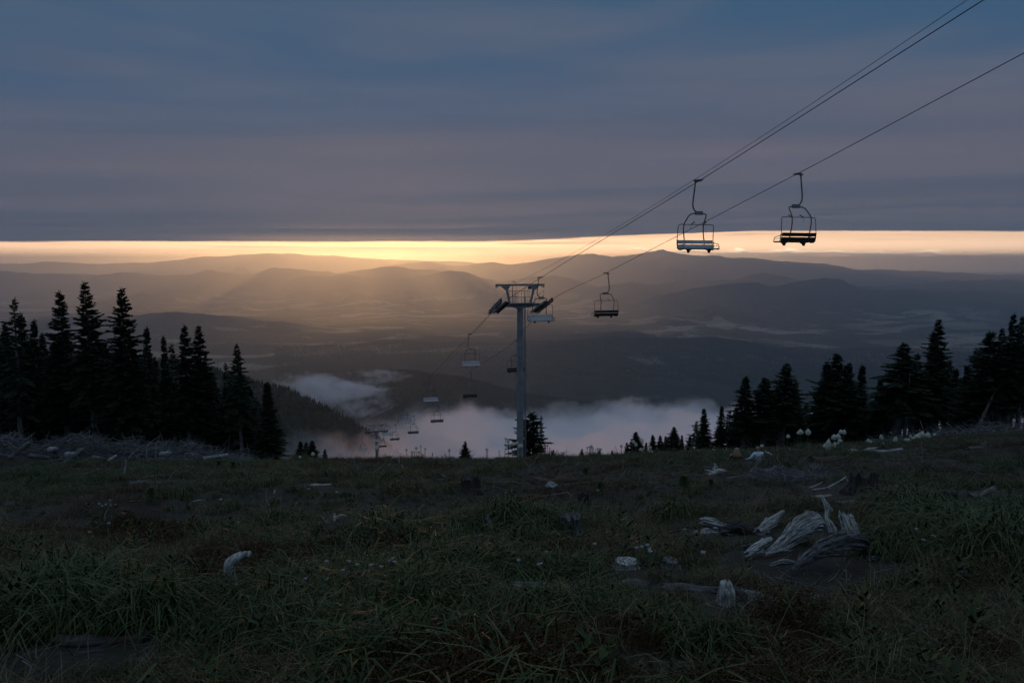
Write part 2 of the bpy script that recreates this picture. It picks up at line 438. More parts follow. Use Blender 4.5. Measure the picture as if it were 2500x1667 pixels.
# a lake that catches the light of the clear strip
zl = zl + 2
mb = MB(); mb.add([(p.x, p.y, zl) for p in lk] + [(p.x, p.y, zl - 20) for p in lk], [tuple(range(10))[::-1]] + [(i, (i + 1) % 10, (i + 1) % 10 + 10, i + 10) for i in range(10)])
m_lake, n, bs, out = mat_new('lake_water')
bs.inputs['Base Color'].default_value = (0.02, 0.03, 0.04, 1); bs.inputs['Roughness'].default_value = 0.55; bs.inputs['IOR'].default_value = 1.33
tag(mb.build('lake_water', m_lake), kind='structure')

# ------------------------------------------------------------------ air
m_haze = bpy.data.materials.new('haze_air'); m_haze.use_nodes = True
n = NT(m_haze.node_tree); n.n.clear()
pv = n.node('ShaderNodeVolumePrincipled', ins={'Color': (0.54, 0.77, 1.0, 1), 'Density': 4.7e-5, 'Anisotropy': 0.77})
o_ = n.node('ShaderNodeOutputMaterial'); n.l.new(pv.outputs[0], o_.inputs['Volume'])
m_haze.cycles.homogeneous_volume = True
mb = MB(); mb.box((0, 36000, -290), (200000, 110000, 1660))
tag(mb.build('haze', m_haze), kind='stuff')

# ------------------------------------------------------------------ the low cloud layer that hides the sun, ending in a ragged straight edge
CL_D = 46500.0; CL_T = 110.0
xe = np.arange(-90000, 90001, 300.0)
de = CL_D + 1100 * fbm(xe / 3600.0, xe * 0 + 3.1, 3, 61) + 700 * fbm(xe / 900.0, xe * 0 + 1.7, 2, 62)
ze = CL_D * np.interp(xe / CL_D, [-2, -0.05, 0.30, 2], [0.0262, 0.0262, 0.0385, 0.0385])
mb = MB(); N_ = len(xe)
rows = np.array([4200, 5200, 6200, 7400, 8600, 10000, 11500, 13500, 15500, 17500, 20000, 23000, 26000, 27200, 28200, 29200, 30200, 31200, 32400, 35000, 38000, 41000, 44000], float)
NR = len(rows) + 1
YR = np.concatenate([np.repeat(rows[:, None], N_, 1), de[None, :]], 0)
XR = np.repeat(xe[None, :], NR, 0)
TH = CL_T * sstep(YR, 3800, 12500) * np.clip(0.85 + 0.9 * fbm(XR / 9000.0, YR / 1500.0, 3, 64), 0.30, 2) + 0.4
TH[0] = 0.3
TH = np.where(YR > 12000, np.maximum(TH, 0.72 * CL_T), TH)
slit = sstep(YR, 26500, 28300) * (1 - sstep(YR, 29800, 31600)) * sstep(XR, -9500, -7000) * (1 - sstep(XR, -3000, 1000))
TH = TH * (1 - 0.66 * slit)                                   # a thinner streak of the layer, through which the fog below gets some sun
bot = np.stack([XR, YR, np.repeat(ze[None, :], NR, 0)], -1); top_ = bot.copy(); top_[..., 2] += TH
vs = np.concatenate([bot.reshape(-1, 3), top_.reshape(-1, 3)]).tolist()
g0 = grid_faces(N_, NR); off_ = N_ * NR
fs = [tuple(f[::-1]) for f in g0.tolist()] + [tuple(q + off_ for q in f) for f in g0.tolist()]
for i in range(N_ - 1):
    fs.append((i, i + 1, off_ + i + 1, off_ + i)); e = (NR - 1) * N_; fs.append((e + i + 1, e + i, off_ + e + i, off_ + e + i + 1))
for r in range(NR - 1):
    for c0_, rv in ((0, 0), (N_ - 1, 1)):
        f = (r * N_ + c0_, off_ + r * N_ + c0_, off_ + (r + 1) * N_ + c0_, (r + 1) * N_ + c0_); fs.append(f[::-1] if rv else f)
mb.add(vs, fs)
m_cl = bpy.data.materials.new('cloud_layer'); m_cl.use_nodes = True
n = NT(m_cl.node_tree); n.n.clear()
pv = n.node('ShaderNodeVolumePrincipled', ins={'Color': (0.88, 0.94, 1.0, 1), 'Density': 2.4e-3, 'Anisotropy': -0.34})
o_ = n.node('ShaderNodeOutputMaterial'); n.l.new(pv.outputs[0], o_.inputs['Volume'])
m_cl.cycles.homogeneous_volume = True
tag(mb.build('clouds', m_cl), kind='stuff')

# ------------------------------------------------------------------ fog lying in the valley head
def fog(name, lo, hi, build):
    m_ = bpy.data.materials.new(name); m_.use_nodes = True
    n = NT(m_.node_tree); n.n.clear()
    tc_ = n.node('ShaderNodeTexCoord'); p = tc_.outputs['Object']
    s_ = n.node('ShaderNodeSeparateXYZ'); n.l.new(p, s_.inputs[0])
    den = build(n, p, *s_.outputs)
    pv = n.node('ShaderNodeVolumePrincipled', ins={'Color': (0.998, 0.996, 0.995, 1), 'Anisotropy': 0.50}); n.l.new(den, pv.inputs['Density'])
    o_ = n.node('ShaderNodeOutputMaterial'); n.l.new(pv.outputs[0], o_.inputs['Volume'])
    m_.cycles.volume_step_rate = 0.3
    c_ = [(a + b) / 2 for a, b in zip(lo, hi)]; mb = MB(); mb.box(c_, [b - a for a, b in zip(lo, hi)])
    return tag(mb.build(name, m_), kind='stuff')
def den_main(n, p, x, y, z):
    mp = n.node('ShaderNodeMapping', ins={'Scale': (0.0030, 0.0020, 0.0060)}); n.l.new(p, mp.inputs[0])
    a = n.noise(mp.outputs[0], 1.0, 6, 0.58, 0.4)
    b = n.noise(p, 0.010, 5, 0.62, 0.6)
    top = n.m('ADD', n.m('MULTIPLY', y, -0.130), -158.0)
    top = n.m('ADD', top, n.m('MULTIPLY', n.m('SUBTRACT', a, 0.5), 330.0))
    top = n.m('ADD', top, n.m('MULTIPLY', n.m('SUBTRACT', b, 0.5), 170.0))
    top = n.m('ADD', top, n.smooth(x, -900.0, 0.0, -40.0, 0.0))
    e_ = n.noise(p, 0.030, 4, 0.65, 0.8)
    top = n.m('ADD', top, n.m('MULTIPLY', n.m('SUBTRACT', e_, 0.5), 90.0))
    d = n.smooth(n.m('SUBTRACT', top, z), -4.0, 40.0)
    thin = n.smooth(n.m('ADD', n.noise(p, 0.0045, 5, 0.6, 0.5), n.smooth(x, -500.0, 250.0, -0.16, 0.22)), 0.34, 0.60, 0.10, 1.0)
    d = n.m('MULTIPLY', d, thin)
    d = n.m('MULTIPLY', d, n.smooth(y, 900.0, 1250.0)); d = n.m('MULTIPLY', d, n.smooth(y, 3100.0, 2600.0))
    d = n.m('MULTIPLY', d, n.smooth(x, 1700.0, 900.0))
    return n.m('MULTIPLY', d, 0.0110)
fog('valley_fog', (-1500, 880, -950), (1750, 3150, -230), den_main)
def den_wisp(n, p, x, y, z):
    mp = n.node('ShaderNodeMapping', ins={'Scale': (0.0024, 0.0016, 0.0070), 'Rotation': (0, R(-12), 0)}); n.l.new(p, mp.inputs[0])
    a = n.noise(mp.outputs[0], 1.0, 6, 0.6, 0.8)
    def lobe(x0, rx, y0, ry, z0, slope, rz):
        cx = n.m('DIVIDE', n.m('SUBTRACT', x, x0), rx)
        cz = n.m('DIVIDE', n.m('SUBTRACT', z, n.m('ADD', z0, n.m('MULTIPLY', n.m('SUBTRACT', x, x0), slope))), rz)
        cyy = n.m('DIVIDE', n.m('SUBTRACT', y, y0), ry)
        return n.m('ADD', n.m('ADD', n.m('MULTIPLY', cx, cx), n.m('MULTIPLY', cz, cz)), n.m('MULTIPLY', cyy, cyy))
    rr = n.m('MINIMUM', lobe(-815.0, 250.0, 3650.0, 420.0, -612.0, -0.20, 62.0), lobe(-660.0, 190.0, 3850.0, 380.0, -548.0, 0.02, 24.0))
    e_ = n.noise(p, 0.016, 5, 0.65, 0.8)
    d = n.smooth(n.m('ADD', n.m('SUBTRACT', a, n.m('MULTIPLY', rr, 0.15)), n.m('MULTIPLY', n.m('SUBTRACT', e_, 0.5), 0.50)), 0.36, 0.54)
    return n.m('MULTIPLY', d, 0.0120)
fog('ridge_cloud', (-1500, 3100, -800), (-250, 4400, -440), den_wisp)
# ------------------------------------------------------------------ vegetation materials
def leaf_mat(name, c0, c1, rough=0.55, per='random', spec=0.3, transl=0.0):
    m_, n, bs, out = mat_new(name)
    if per == 'island':
        g = n.node('ShaderNodeNewGeometry'); f = g.outputs['Random Per Island']
    else:
        g = n.node('ShaderNodeObjectInfo'); f = g.outputs['Random']
    tc_ = n.node('ShaderNodeTexCoord')
    nz = n.noise(tc_.outputs['Object'], 1.7, 3, 0.6)
    f2_ = n.m('ADD', n.m('MULTIPLY', f, 0.6), n.m('MULTIPLY', nz, 0.5))
    n.l.new(n.mix(n.smooth(f2_, 0.15, 0.85), (*c0, 1), (*c1, 1)), bs.inputs['Base Color'])
    bs.inputs['Roughness'].default_value = rough; bs.inputs['Specular IOR Level'].default_value = spec
    return m_
M_NEEDLE = leaf_mat('fir_needles', (0.016, 0.026, 0.014), (0.034, 0.050, 0.024), 0.7, spec=0.15)
M_NEEDLE_RED = leaf_mat('dying_needles', (0.060, 0.026, 0.015), (0.030, 0.026, 0.014), 0.8, spec=0.1)
M_SEEDLING = leaf_mat('seedling_needles', (0.055, 0.095, 0.028), (0.085, 0.135, 0.040), 0.6, spec=0.2)
M_GRASS = leaf_mat('grass_blades', (0.024, 0.024, 0.004), (0.062, 0.049, 0.010), 0.5, 'island', 0.25)
M_GRASS_LUSH = leaf_mat('lush_blades', (0.016, 0.032, 0.003), (0.050, 0.064, 0.008), 0.5, 'island', 0.28)
M_GRASS_DRY = leaf_mat('dry_blades', (0.10, 0.078, 0.042), (0.26, 0.21, 0.13), 0.8, 'island', 0.05)
M_RED = leaf_mat('red_leaves', (0.060, 0.018, 0.009), (0.040, 0.028, 0.011), 0.7, 'island', 0.1)
m_, n, bs, out = mat_new('fir_bark')
tc_ = n.node('ShaderNodeTexCoord'); mp = n.node('ShaderNodeMapping', ins={'Scale': (9, 9, 2.2)}); n.l.new(tc_.outputs['Object'], mp.inputs[0])
nz = n.noise(mp.outputs[0], 1.0, 6, 0.7)
n.l.new(n.mix(n.smooth(nz, 0.35, 0.7), (0.055, 0.046, 0.040, 1), (0.230, 0.205, 0.190, 1)), bs.inputs['Base Color']); bs.inputs['Roughness'].default_value = 0.95
bp = n.node('ShaderNodeBump', ins={'Strength': 0.8, 'Distance': 0.02}); n.l.new(nz, bp.inputs['Height']); n.l.new(bp.outputs[0], bs.inputs['Normal'])
M_BARK = m_

# ------------------------------------------------------------------ firs
def unit(v): return v / np.maximum(np.linalg.norm(v, axis=-1, keepdims=True), 1e-9)
def kites(p, d, nrm, length, width):
    """Leaf-like quads: base p, direction d, plane normal nrm."""
    side = unit(np.cross(d, nrm)); L = length[:, None]; W = width[:, None]
    v = np.stack([p, p + d * L * 0.45 + side * W * 0.5, p + d * L, p + d * L * 0.4 - side * W * 0.5], 1)
    return v.reshape(-1, 3)
def fir(seed, H=10.0, clear=0.25, rad=1.15, dens=1.0, ragged=0.25, power=0.8, gaps=0.0, deadwood=0.5, tmax=0.36):
    r_ = np.random.default_rng(seed)
    P = []; D = []; NN = []; LL = []; WW = []
    z0 = clear * H; z = z0; k = 0
    lopsided = r_.uniform(0, 6.28)
    lean = r_.normal(0, 0.006, 2)
    while z < H * 0.985:
        h = (z - z0) / (H - z0)
        prof_ = (1 - h) ** power * (0.55 + 0.45 * min(1, (h + 0.06) * 5)) + 0.03
        nb = int(round((6 + r_.integers(-1, 2)) * dens * (0.55 + 0.45 * (1 - h) + 0.2)))
        wsc = r_.uniform(0.80, 1.10)
        for b in range(nb):
            if r_.random() < gaps: continue
            phi = 2 * math.pi * (b + r_.uniform(-0.35, 0.35)) / nb + k * 0.9
            L = rad * prof_ * wsc * (1 + ragged * r_.normal()) * (1 + 0.16 * math.cos(phi - lopsided))
            L = max(L, 0.10)
            el = (0.55 * h ** 1.2 - 0.24 * (1 - h)) + r_.normal(0, 0.20)
            d = np.array((math.cos(phi) * math.cos(el), math.sin(phi) * math.cos(el), math.sin(el)))
            zj = z + r_.normal(0, 0.10); o = np.array((lean[0] * zj, lean[1] * zj, zj))
            ns = max(3, int(L / 0.105)); s = (np.arange(ns) + r_.uniform(0.1, 0.9, ns)) / ns
            s = 0.12 + 0.88 * s
            droop = -0.20 * L * s ** 2 + 0.12 * L * s ** 4
            pts = o + d * (L * s)[:, None]; pts[:, 2] += droop
            side = np.array((-math.sin(phi), math.cos(phi), 0.0)); up = np.cross(d, side) * -1
            for sg in (-1, 1):
                a = r_.uniform(0.55, 1.05, ns)
                tw = d * np.cos(a)[:, None] + side * (sg * np.sin(a))[:, None] + np.array((0, 0, 1.0)) * r_.normal(-0.10, 0.14, ns)[:, None]
                tw = unit(tw); tl = (0.10 + 0.34 * L * (1 - s) ** 0.8) * r_.uniform(0.7, 1.25, ns) + 0.07; tl = np.minimum(tl, tmax)
                P.append(pts); D.append(tw); NN.append(np.tile(np.array((0, 0, 1.0)), (ns, 1)) + r_.normal(0, 0.3, (ns, 3))); LL.append(tl); WW.append(0.075 + 0.22 * tl)
                P.append(pts); D.append(tw + np.array((0, 0, 0.25))); NN.append(np.tile(side * 0.3 + d, (ns, 1)) + r_.normal(0, 0.4, (ns, 3))); LL.append(tl * 0.75); WW.append(0.06 + 0.16 * tl)
            # the branch spine and its tip
            P.append(o[None]); D.append(d[None]); NN.append(np.array([[0, 0, 1.0]])); LL.append(np.array([L * 0.9])); WW.append(np.array([0.07]))
        z += r_.uniform(0.10, 0.17) * (0.75 + 0.4 * (1 - h)); k += 1
    # leader
    tip = np.array((lean[0] * H, lean[1] * H, H))
    for q in range(5):
        P.append((tip - (0, 0, 0.35 - 0.05 * q))[None]); a = q * 1.3
        D.append(unit(np.array([[0.25 * math.cos(a), 0.25 * math.sin(a), 1.0]]))); NN.append(np.array([[math.sin(a), -math.cos(a), 0.1]])); LL.append(np.array([0.36 + 0.02 * q])); WW.append(np.array([0.07]))
    P = np.concatenate(P); D = unit(np.concatenate(D)); NN = unit(np.concatenate(NN)); LL = np.concatenate(LL); WW = np.concatenate(WW)
    V = kites(P, D, NN, LL, WW)
    crown = mesh_np('crown', V, np.arange(len(V)).reshape(-1, 4), False)
    mb = MB(); rb = 0.0155 * H
    hs = np.linspace(0, 0.97, 12)
    mb.tube([(lean[0] * q * H + r_.normal(0, 0.012), lean[1] * q * H + r_.normal(0, 0.012), q * H - 0.35 * (q == 0)) for q in hs], 0, 9,
            radii=[rb * (1 - q) ** 0.85 * (1.25 if i == 0 else 1.0) + 0.012 for i, q in enumerate(hs)])
    for q in range(int(26 * deadwood * clear / 0.25)):
        zz = r_.uniform(0.04, clear + 0.10) * H; phi = r_.uniform(0, 6.28); L = r_.uniform(0.25, 0.95) * rad
        c_ = Vector((math.cos(phi), math.sin(phi), 0)); a0 = Vector((lean[0] * zz, lean[1] * zz, zz))
        dr = r_.uniform(-0.5, 0.1)
        mb.tube([a0, a0 + c_ * L * 0.5 + Vector((0, 0, dr * L * 0.3)), a0 + c_ * L + Vector((0, 0, dr * L * 0.9))], 0, 4, radii=[0.016, 0.010, 0.004])
    trunk = mb.mesh('trunk', True)
    crown.materials.append(M_NEEDLE); trunk.materials.append(M_BARK)
    return crown, trunk
FIRS = {'tall_a': fir(1, clear=0.30, rad=1.20), 'tall_b': fir(2, clear=0.24, rad=1.10, ragged=0.32), 'tall_c': fir(3, clear=0.36, rad=1.28, dens=0.95, ragged=0.30),
        'spire': fir(4, clear=0.16, rad=0.85, ragged=0.22, power=0.9), 'broad': fir(5, clear=0.20, rad=1.5, ragged=0.28, power=0.72),
        'full_a': fir(6, clear=0.04, rad=1.35, ragged=0.25, power=0.9, deadwood=0.1), 'full_b': fir(7, clear=0.06, rad=1.75, ragged=0.30, power=0.85, deadwood=0.1),
        'thin': fir(8, clear=0.34, rad=1.0, dens=0.7, ragged=0.45, gaps=0.25), 'scraggly': fir(9, clear=0.18, rad=2.0, dens=0.9, ragged=0.45, power=0.35, gaps=0.32, tmax=0.6),
        'young': fir(10, H=10, clear=0.05, rad=3.3, dens=0.8, ragged=0.3, power=0.8, gaps=0.08, deadwood=0.1, tmax=1.0)}
def tree(kind, px, top, dist, label, group, name='fir_tree', min_h=0.5, lean=0.0, rot=None, red=False):
    base = on_at(px, dist)
    d_ = ray(px, top); zt = d_[2] / d_[1] * dist
    Ht = max(zt - base.z, min_h)
    # shift so that the (vertical) tree's top is seen in column px
    bx = d_[0] / d_[1] * dist; base = Vector((bx, dist, gz(bx, dist)))
    cr, tr = FIRS[kind]
    t_ = thing(name, base - Vector((0, 0, 0.05)), label, 'tree', group, rotz=random.uniform(0, 6.28) if rot is None else rot)
    s = Ht / 10.0
    wsc = s * 1.25 if kind == 'scraggly' else s * random.uniform(1.0, 1.2) if Ht > 6.5 else s * random.uniform(1.9, 2.4) if kind not in ('young', 'scraggly') else s * (1.0 if kind == 'young' else 1.25)
    t_.scale = (wsc, wsc, s)
    if lean: t_.rotation_euler = (0, lean, 0)
    a = link('trunk', tr, None, t_); 
    if red:
        cr = cr.copy(); cr.materials.clear(); cr.materials.append(M_NEEDLE_RED)
    b = link('crown', cr, None, t_)
    return t_
LG = 'firs of the left-hand stand'
for kind, px, top, dist, lab in [
    ('thin', 30, 733, 44.5, 'thin-topped fir at the very left edge, above the brush pile'),
    ('tall_b', 51, 765, 47, 'fir rising just right of the thin-topped one at the left edge'),
    ('spire', 83, 780, 52, 'narrow fir set back between the edge clump and the next tall spire'),
    ('tall_a', 144, 714, 47.5, 'tall fir with a bushy middle, left neighbour of the highest spire'),
    ('tall_c', 214, 689, 46.0, 'highest spire-topped fir of the left-hand stand'),
    ('broad', 300, 706, 45.5, 'broad tall fir with bare dead branches low on its trunk, right of the highest spire'),
    ('spire', 360, 799, 50, 'shorter pointed fir right of the broad tall fir'),
    ('spire', 400, 822, 49, 'slim short fir left of the close pair of equal spires'),
    ('thin', 417, 843, 51, 'lowest slim fir squeezed beside the close pair of equal spires'),
    ('tall_a', 451, 796, 47, 'left one of the close pair of equal spires in the middle of the stand'),
    ('broad', 487, 797, 48, 'right one of the close pair of equal spires, with the wider skirt'),
    ('thin', 554, 887, 53, 'small fir just left of the lone tall fir near the stand end'),
    ('tall_c', 582, 841, 46, 'lone tall fir near the right end of the left-hand stand'),
    ('spire', 656, 932, 47, 'last fir at the right end of the left-hand stand, next to the fog'),
    ('spire', 105, 815, 55, 'small pointed fir seen in the gap left of the bushy tall fir'),
    ('tall_b', 10, 790, 49, 'dark fir cut by the left edge of the view')]:
    tree(kind, px, top, dist, lab, LG)
rr_ = random.Random(3)
for i in range(50):
    px = 4 + i * 13.1 + rr_.uniform(-8, 8)
    lim = np.interp(px, [0, 250, 330, 420, 500, 540, 600, 650], [815, 830, 850, 890, 880, 930, 910, 980])
    tree(rr_.choice(['tall_a', 'full_b', 'full_a', 'full_a', 'broad']), px, lim + rr_.uniform(0, 60), rr_.uniform(50, 66), 'shaded fir at the back of the left-hand stand, behind its front row', 'firs behind the front row of the left-hand stand')
RG = 'firs of the right-hand stand'
for kind, px, top, dist, lab in [
    ('thin', 1701, 1026, 62, 'small ragged fir left of the slim pointed fir by the fog edge'),
    ('spire', 1720, 997, 58, 'slim pointed fir standing against the pale fog at the stand edge'),
    ('spire', 1761, 990, 55, 'slim fir left of its slightly lower twin, right of the fog edge'),
    ('thin', 1779, 1001, 57, 'slightly lower twin fir, right of the slim fir by the fog edge'),
    ('tall_b', 1820, 917, 48, 'fir with a bare lower trunk behind the seated couple, first tall one'),
    ('tall_a', 1867, 921, 48, 'round-shouldered fir directly above the seated man'),
    ('tall_c', 1914, 886, 48.5, 'tall fir right of the seated man, with a clear pale trunk'),
    ('full_a', 1936, 929, 50, 'lower fir leaning into the right side of the clear-trunked tall fir'),
    ('full_a', 2019, 883, 51, 'left shoulder of the dense dark trio of firs, mid right'),
    ('full_b', 2045, 865, 52, 'middle and highest fir of the dense dark trio, mid right'),
    ('full_a', 2063, 885, 50, 'right shoulder of the dense dark trio of firs, mid right'),
    ('spire', 2104, 890, 52, 'slender spire right of the dense dark trio'),
    ('full_a', 2155, 925, 50, 'low bushy fir between the slender spire and the bare-trunked firs'),
    ('tall_c', 2199, 837, 46.5, 'bare-trunked fir left of the reddish dying fir'),
    ('broad', 2295, 779, 47, 'tallest broad-crowned fir of the right-hand stand'),
    ('tall_b', 2279, 812, 49, 'fir pressed against the left side of the tallest broad-crowned fir'),
    ('spire', 2367, 892, 50, 'small spire in the gap right of the tallest broad-crowned fir'),
    ('tall_a', 2421, 808, 47, 'wide fir at the right, above the leaning dead trunk'),
    ('tall_a', 2476, 768, 46, 'high dark fir close to the right edge'),
    ('tall_c', 2502, 772, 47, 'dark fir cut by the right edge of the view'),
    ('tall_c', 2452, 800, 49, 'dark fir wedged between the wide fir and the high one by the right edge'),
    ('thin', 2394, 850, 51, 'thin fir left of the wide fir above the leaning dead trunk')]:
    tree(kind, px, top, dist, lab, RG)
tree('thin', 2233, 862, 47.5, 'reddish dying fir with thin needles and a leaning pale trunk', RG, red=True)
for i in range(42):
    px = 1790 + i * 17.8 + rr_.uniform(-9, 9)
    lim = np.interp(px, [1800, 1880, 1960, 2040, 2130, 2200, 2300, 2370, 2430, 2500], [990, 970, 985, 920, 950, 910, 860, 930, 860, 820])
    tree(rr_.choice(['tall_a', 'tall_b', 'full_a', 'spire', 'tall_c', 'thin']), px, lim + rr_.uniform(0, 50), rr_.uniform(51, 66), 'shaded fir at the back of the right-hand stand, behind its front row', 'firs behind the front row of the right-hand stand')
CG = 'small firs along the crest'
for kind, px, top, dist, lab in [
    ('full_a', 1611, 1062, 66, 'little fir at the left end of the row along the crest fog line'),
    ('full_a', 1628, 1064, 68, 'second little fir of the crest row, close right of its end tree'),
    ('full_b', 1645, 1041, 64, 'tallest little fir of the crest row, below the fog edge'),
    ('spire', 1666, 1061, 66, 'thin little fir right of the tallest in the crest row'),
    ('full_a', 1686, 1062, 64, 'little fir closing the crest row before the right-hand stand'),
    ('full_b', 1553, 1054, 70, 'small fir standing alone among beargrass, left of the crest row'),
    ('spire', 1530, 1079, 70, 'tiny fir left of the small fir among beargrass'),
    ('spire', 1577, 1079, 72, 'tiny fir right of the small fir among beargrass'),
    ('full_a', 1596, 1061, 70, 'small dark fir right of the beargrass, before the crest row'),
    ('young', 1421, 1093, 46, 'knee-high bushy fir on the crest between tower and beargrass'),
    ('young', 1351, 1095, 46, 'knee-high fir on the crest just right of the tree by the tower'),
    ('young', 1463, 1105, 44, 'tiny fir tip on the crest right of the knee-high bushy fir'),
    ('young', 1495, 1098, 50, 'tiny pointed fir on the crest left of the row of beargrass stalks'),
    ('young', 1136, 1074, 40.5, 'perfect little fir standing alone on the crest left of the near tower'),
    ('full_a', 735, 1075, 72, 'left one of three small firs at the end of the left-hand stand'),
    ('full_a', 744, 1079, 74, 'small fir merged with the left one beside the stand end'),
    ('full_b', 762, 1075, 72, 'middle pointed one of the small firs beside the left-hand stand'),
    ('full_a', 791, 1095, 70, 'lowest small fir right of the pointed one, beside the left-hand stand'),
    ('scraggly', 1294, 1008, 80, 'ragged gappy fir right behind the near tower pole'),
    ('thin', 1322, 1015, 84, 'wind-worn fir with an almost bare trunk right of the tower tree')]:
    tree(kind, px, top, dist, lab, CG)
for i in range(11):
    tree('full_b', 1795 + i * 15, 1020 + rr_.uniform(0, 30), rr_.uniform(54, 64), 'shaded fir at the back of the right-hand stand, behind its front row', 'firs behind the front row of the right-hand stand')
# leaning dead trunk at the right
p0 = on_at(2375, 45.5); p1 = at(2432, 950, 46.5)
mb = MB(); mb.tube([p0 - Vector((0, 0, 0.2)) - p0, (p1 - p0) * 0.35, (p1 - p0) * 0.7, p1 - p0], 0, 8, radii=[0.13, 0.11, 0.08, 0.05])
o = mb.build('dead_tree', M_BARK, None, True); o.location = p0
tag(o, 'pale dead trunk leaning against the wide fir at the right', 'dead tree')
for px, top, d_, lab in [(2222, 905, 46.0, 'slim pale snag crossing in front of the reddish dying fir'), (2208, 960, 47.5, 'short grey snag between the bare-trunked fir and the reddish one'), (1700, 1040, 60, 'bare grey snag beside the small ragged fir at the fog edge')]:
    p0 = on_at(px - 15, d_); p1 = at(px, top, d_)
    mb = MB(); v_ = p1 - p0
    mb.tube([Vector((0, 0, -0.2)), v_ * 0.4, v_ * 0.75, v_], 0, 7, radii=[0.085, 0.07, 0.05, 0.015])
    for q in range(14):
        a_ = v_ * random.uniform(0.2, 0.95); ph = random.uniform(0, 6.28); L = random.uniform(0.2, 0.6)
        mb.tube([a_, a_ + Vector((math.cos(ph), math.sin(ph), random.uniform(-0.4, 0.3))) * L], 0, 4, radii=[0.012, 0.003])
    o = mb.build('dead_snag', M_BARK, None, True); o.location = p0
    tag(o, lab, 'dead tree', 'dead snags among the firs')

# ------------------------------------------------------------------ scatter: many copies of small source meshes as one object
src_id = [0]
def scatter(name, sources, pts, rot, scl, idx, kind='stuff'):
    c_ = bpy.data.collections.new(name + '_sources')
    for i, (me) in enumerate(sources):
        so = bpy.data.objects.new('src_%03d' % i, me); c_.objects.link(so)
    me = bpy.data.meshes.new(name)
    me.vertices.add(len(pts)); me.vertices.foreach_set('co', np.ascontiguousarray(pts, np.float32).ravel())
    for nm, ty, arr, key in (('rot', 'FLOAT_VECTOR', rot, 'vector'), ('scl', 'FLOAT_VECTOR', scl, 'vector'), ('idx', 'INT', idx, 'value')):
        at_ = me.attributes.new(nm, ty, 'POINT'); at_.data.foreach_set(key, np.ascontiguousarray(arr, np.int32 if ty == 'INT' else np.float32).ravel())
    o = link(name, me)
    g = bpy.data.node_groups.new(name, 'GeometryNodeTree')
    g.interface.new_socket('Geometry', in_out='INPUT', socket_type='NodeSocketGeometry')
    g.interface.new_socket('Geometry', in_out='OUTPUT', socket_type='NodeSocketGeometry')
    N = g.nodes; L = g.links
    gi = N.new('NodeGroupInput'); go = N.new('NodeGroupOutput')
    ci = N.new('GeometryNodeCollectionInfo'); ci.inputs['Collection'].default_value = c_; ci.inputs['Separate Children'].default_value = True; ci.inputs['Reset Children'].default_value = True
    ip = N.new('GeometryNodeInstanceOnPoints')
    def attr(nm, ty):
        a = N.new('GeometryNodeInputNamedAttribute'); a.data_type = ty; a.inputs['Name'].default_value = nm; return a.outputs['Attribute']
    L.new(gi.outputs[0], ip.inputs['Points']); L.new(ci.outputs[0], ip.inputs['Instance']); ip.inputs['Pick Instance'].default_value = True
    L.new(attr('idx', 'INT'), ip.inputs['Instance Index']); L.new(attr('rot', 'FLOAT_VECTOR'), ip.inputs['Rotation']); L.new(attr('scl', 'FLOAT_VECTOR'), ip.inputs['Scale'])
    L.new(ip.outputs[0], go.inputs[0])
    md = o.modifiers.new('scatter', 'NODES'); md.node_group = g
    return tag(o, kind=kind)

# far-off woods on the slopes and ridges below
def wood_tree(seed):
    r_ = np.random.default_rng(seed); mb = MB(); prev = None
    for (z0, z1, r0) in ((0.12, 0.55, 0.19), (0.38, 0.80, 0.14), (0.62, 1.0, 0.085)):
        ring = [(r0 * r_.uniform(0.75, 1.2) * math.cos(a), r0 * r_.uniform(0.75, 1.2) * math.sin(a), z0 + r_.uniform(-0.04, 0.04)) for a in np.arange(5) * 1.2566 + r_.uniform(0, 1)]
        mb.add(ring + [(r_.normal(0, 0.01), r_.normal(0, 0.01), z1)], [(i, (i + 1) % 5, 5) for i in range(5)])
    mb.add([(0.02, 0, 0), (-0.01, 0.017, 0), (-0.01, -0.017, 0), (0, 0, 0.3)], [(0, 1, 3), (1, 2, 3), (2, 0, 3)])
    me = mb.mesh('fir'); me.materials.append(M_FAR); return me
M_FAR = leaf_mat('far_fir_needles', (0.012, 0.020, 0.013), (0.034, 0.046, 0.026), 0.8, spec=0.1)
woods = [wood_tree(i) for i in range(5)]
r_ = np.random.default_rng(12)
def wood(name, N, ulo, uhi, ylo, yhi, hlo, hhi, keep=None):
    y = r_.uniform(ylo ** 2, yhi ** 2, N) ** 0.5; x = y * r_.uniform(ulo, uhi, N)
    z = height_at(x, y)
    dens = fbm(x / 260.0, y / 260.0, 3, 91) * 0.5 + 0.72
    k_ = r_.random(N) < dens
    if keep is not None: k_ &= keep(x, y, z)
    x, y, z = x[k_], y[k_], z[k_]; n_ = len(x)
    h = r_.uniform(hlo, hhi, n_) * (0.75 + 0.5 * r_.random(n_))
    rot = np.zeros((n_, 3)); rot[:, 2] = r_.uniform(0, 6.28, n_)
    wd = h * r_.uniform(0.8, 1.5, n_)
    return scatter(name, woods, np.stack([x, y, z - 0.3], 1), rot, np.stack([wd, wd, h], 1), r_.integers(0, 5, n_))
wood('slope_forest', 26000, -0.62, -0.08, 1250, 2500, 9, 15)
wood('ridge_forest', 60000, -0.36, 0.22, 3400, 5100, 11, 19)
wood('hill_forest', 60000, -0.30, 0.62, 6800, 9800, 15, 26)
